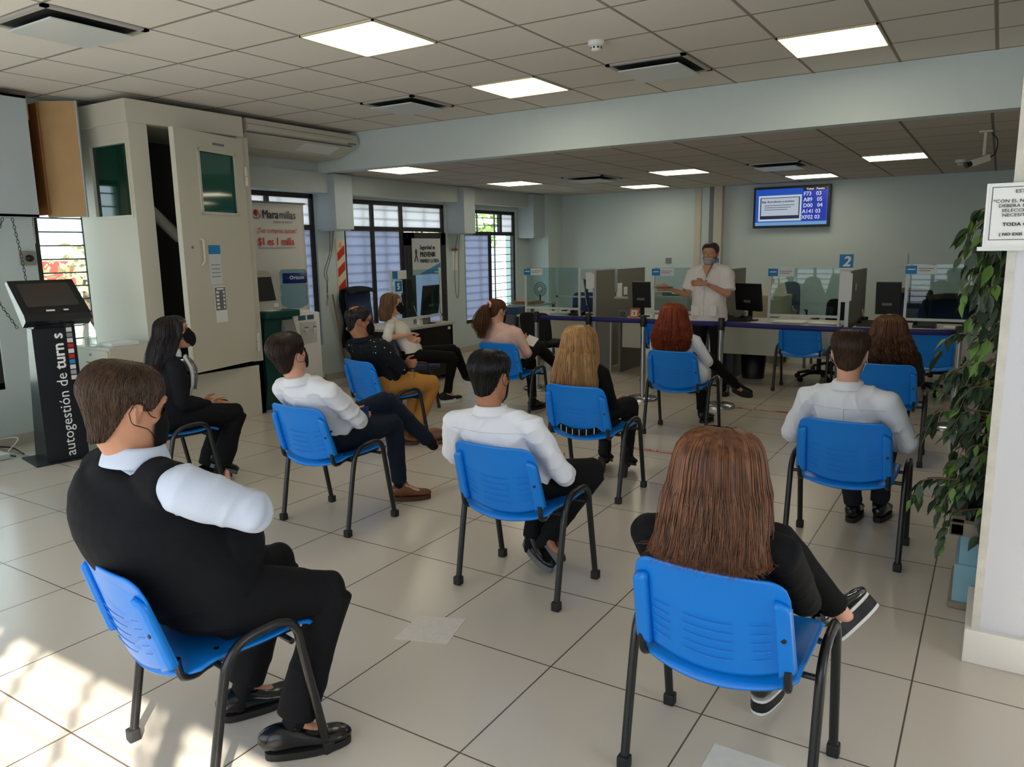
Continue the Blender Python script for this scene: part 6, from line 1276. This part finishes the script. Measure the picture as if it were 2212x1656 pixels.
# ---- K : woman white top
J=dict(pelvis=(0,-.07,.525),waist=(.0,-.13,.65),chest=(.0,-.185,.765),neck=(.0,-.265,.92),shL=(-.15,-.265,.855),shR=(.155,-.27,.85),head=(.0,-.25,1.06),hrot=(-4,0,0),
 elR=(.24,-.31,.735),wrR=(.13,-.10,.745),elL=(-.21,-.20,.66),wrL=(-.02,-.04,.67),knR=(.10,.36,.50),anR=(.05,.29,.11),knL=(-.02,.38,.56),anL=(-.10,.50,.25),toR=(-.03,.43,.03),toL=(-.10,.66,.17),cross='L',hdR=(-.6,.55,-.55),hdL=(.95,.2,.1),curl=.75,cut=1.15,bare=1)
pK,TK=person('woman with light brown hair, black mask and white sweater seated sideways, hand clasped',(-5.10,6.20,0),-52,J,sk3,.97,.0055,fabric('cream_sweater',(226,220,212),.2),fabric('black_pants',(12,12,14)),sleeve='three',build=.92,torso=(.165,.115,.13,.09,.145,.115),fseed=91,legs_r=.85)
long_hair(pK,TK,hairmat('hair_lightbrown',(140,104,72),(84,58,38),.38,80),[(0,0,-.01,.090,.110),(-.06,0,-.03,.092,.10),(-.12,0,-.045,.10,.085),(-.17,.0,-.05,.11,.075)],2000,20,arc=1.9,r=(.0022,.0017)); mask(pK,TK,mkB); eyes(pK,TK,MATS['hair_lightbrown'])
snk=mat('sneaker_black',(20,20,22),.7)
for h,t_,u in (((.07,.22,.004),(-.05,.44,.004),(0,0,1)),((-.10,.46,.19),(-.11,.70,.14),(0,.25,1))):
    o=shoe(pK,h,t_,snk,soleW,sh=.026,up=u,laces=True)
    if h[2]<.01: kshoe=o
sw=MB().prism([(0,0),(.02,-.012),(.06,.012),(.022,-.001)],'x',0,.0012).build('tick_mark',mWhiteL,kshoe)
sw.location=(.05,.345,.045); sw.rotation_euler=(0,0,math.radians(29))
# ---- I : woman pink
J=dict(pelvis=(-.03,-.05,.54),waist=(-.05,-.08,.66),chest=(-.07,-.10,.78),neck=(-.11,-.11,.905),shL=(-.27,-.12,.84),shR=(.08,-.08,.835),head=(-.12,-.10,1.02),hrot=(-14,-12,0),
 elR=(.17,-.03,.63),wrR=(.0,.16,.70),elL=(-.30,.04,.62),wrL=(-.10,.20,.66),knR=(.02,.42,.64),anR=(.20,.68,.33),knL=(-.06,.40,.50),anL=(.0,.34,.12),toR=(.26,.82,.28),toL=(.04,.50,.03),cross='R',hdR=(-.4,.75,.3),hdL=(.5,.6,.1),curl=.7)
pI,TI=person('woman with a brown ponytail and pink sweater writing on a paper',(-3.86,6.12,0),0,J,sk3,.95,.009,fabric('pink_knit',(218,180,168),.2),fabric('black_jeans',(16,16,18)),build=.97,torso=(.175,.13,.15,.12,.16,.12),fseed=101,legs_r=.88)
mPt=hairmat('hair_midbrown',(112,72,46),(66,42,28),.35,80); short_hair(pI,TI,mPt,.012,-.06,.074,.052,2500,23,side=.010)
rg=random.Random(5); paths=[]; pb=TI@V(0,-.115,.055)
for i in range(700):
    o=Vector((rg.gauss(0,1),rg.gauss(0,1),0))*.012; e=Vector((-.055+rg.gauss(0,.022),-.055+rg.gauss(0,.018),-.27-rg.random()*.05)); P=[Vector(v) for v in cr([pb+o*.4,pb+Vector((-.012,-.05,-.01))+o*.9,pb+Vector((-.035,-.065,-.10))+o*2.2,pb+Vector((-.05,-.06,-.2))+o*2.6,pb+e],3)]; paths.append(P)
mb=MB(); strands(mb,paths,.0024,.0018); mb.build('ponytail',mPt,pI)
MB().tube([TI@V(.026*math.cos(a*PI/8)*1.0,-.122+.004*math.sin(a*3),.055+.026*math.sin(a*PI/8)) for a in range(17)],[.011+.003*math.sin(a*2.3) for a in range(17)],8).build('scrunchie',mat('scrunchie_pink',(232,176,170),.8,bump=.3,bscale=80),pI); mask(pI,TI,mkB)
nt_=tag(MB().box((-.07,-.05,0),(.07,.05,.003)).build('note_paper',mPaper),'white paper in the hand of the woman in pink','paper'); nt_.location=(-3.79,6.33,.72); nt_.rotation_euler=(.9,.2,-.3)
shoe(pI,(-.01,.31,.004),(.03,.53,.004),leaB,soleB,ankle=(0,.34,.15),heelh=None); shoe(pI,(.17,.70,.26),(.30,.88,.24),leaB,soleB)
# ---- standing man
J=dict(pelvis=(0,0,.88),waist=(0,.01,1.02),chest=(0,.0,1.19),neck=(.0,-.01,1.40),shL=(-.19,-.01,1.325),shR=(.19,0,1.325),head=(.0,.02,1.51),hrot=(6,-4,0),
 elL=(-.23,.06,1.09),wrL=(-.03,.22,1.21),elR=(.23,.08,1.08),wrR=(.36,.25,1.15),knR=(.10,.02,.48),anR=(.11,-.02,.09),knL=(-.10,.02,.48),anL=(-.20,.0,.09),toR=(.12,.16,.03),toL=(-.24,.16,.03),hdL=(.9,.35,.05),hdR=(.75,.6,.12),htL=(0,.3,.9),htR=(.2,-.2,.9),curl=.25,
 belly=((0,.05,1.02),(.15,.13,.2)))
mb0=None
pS,TS=person('bearded man in a white short sleeved shirt standing and gesturing behind the queue belt',(-2.64,8.22,0),176,J,skinmat('skin_warm',(196,144,114)),1.0,.0055,None,cTr,build=1.05,torso=(.165,.13,.165,.13,.175,.13),legs_r=.95,hands=(1,1),arm_r=.95)
mb=MB(); B=1.05; sd=Vector((1,0,0))
limb(mb,[(0,.0,.80),(0,.01,.90),(0,.02,1.02),(0,.0,1.19),(0,-.005,1.32),(0,-.01,1.39)],[(.205,.155),(.20,.155),(.185,.15),(.190,.14),(.175,.095),(.07,.065)],side=sd,n=28,capf=.1); limb(mb,[J['shL'],(-.08,-.01,1.36),(.08,-.01,1.36),J['shR']],[.062,.055,.055,.062],n=16)
for s in ('L','R'): A=Vector(J['sh'+s]);E=Vector(J['el'+s]); limb(mb,[A,A.lerp(E,.4),A.lerp(E,.80)],[.070,.072,.078],n=16,capf=.15)
sh_=remesh(mb,'guayabera_shirt',.008,5,[fabric('white_linen',(228,222,220),.15)],pS,folds(.007,12,5))
MB().tube([(0,.12,1.33),(0,.158,1.2),(0,.178,1.02),(0,.165,.85)],.0025,5).build('placket',MATS['seam_white'],sh_)
for s in (-1,1): MB().box((.10*s-.045,.150,.86),(.10*s+.045,.168,.97),bev=.006).build('pocket',MATS['white_linen'],sh_)
collar(pS,(0,-.01,1.385),(0,.1,1),(0,-1,0),.066,.04,MATS['white_linen'],open_f=.55)
mb=MB().prism([(-.045,1.40),(.045,1.40),(0,1.27)],'y',.06,.128).build('open_neck',MATS['skin_warm'],pS)
short_hair(pS,TS,hairmat('hair_saltpepper',(92,80,74),(50,42,38)),.012,-.066,.080,.055,2200,29,side=.010); eyes(pS,TS,MATS['hair_saltpepper'])
mask(pS,TS,mat('pattern_mask',(205,205,200),.8,var2=(50,54,60),vscale=45),mkB,top=.078,pk=.022)
bm_=MB(); rg=random.Random(3); paths=[]
for i in range(500):
    th=rg.choice((-1,1))*rg.uniform(.65,1.45); z=rg.uniform(-.10,-.015); q=skull_pt(th,z,.001); paths.append([TS@q,TS@(q+Vector((0,.004,-.008))*1.0+Vector((math.sin(th)*.006,0,0)))])
for i in range(250):
    th=rg.uniform(-.6,.6); q=skull_pt(th,-.108,.0); paths.append([TS@q,TS@(q+Vector((0,.004,-.014)))])
strands(bm_,paths,.0016,.001); bm_.build('beard',mat('beard_grey',(130,120,112),.7),pS)
MB().tube([Vector(J['wrL'])+Vector((-.02+.034*0,-.01,0))+Vector((.012,.010,.034))*math.cos(a*PI/6)*1.0+Vector((-.02,.03,0))*math.sin(a*PI/6) for a in range(13)],.007,6).build('wristwatch',mChrome,pS)
tr_=tag(MB().lathe([(.0,0),(.09,0),(.11,.012),(.108,.014),(.088,.004),(0,.004)],n=24).build('plate',mGreyP),'small grey tray in the raised hand of the standing man','tray')
tr_.location=(-3.06,7.92,1.165)
shoe(pS,(.11,-.06,.004),(.13,.20,.004),leaB,soleB); shoe(pS,(-.20,-.05,.004),(-.27,.20,.004),leaB,soleB)
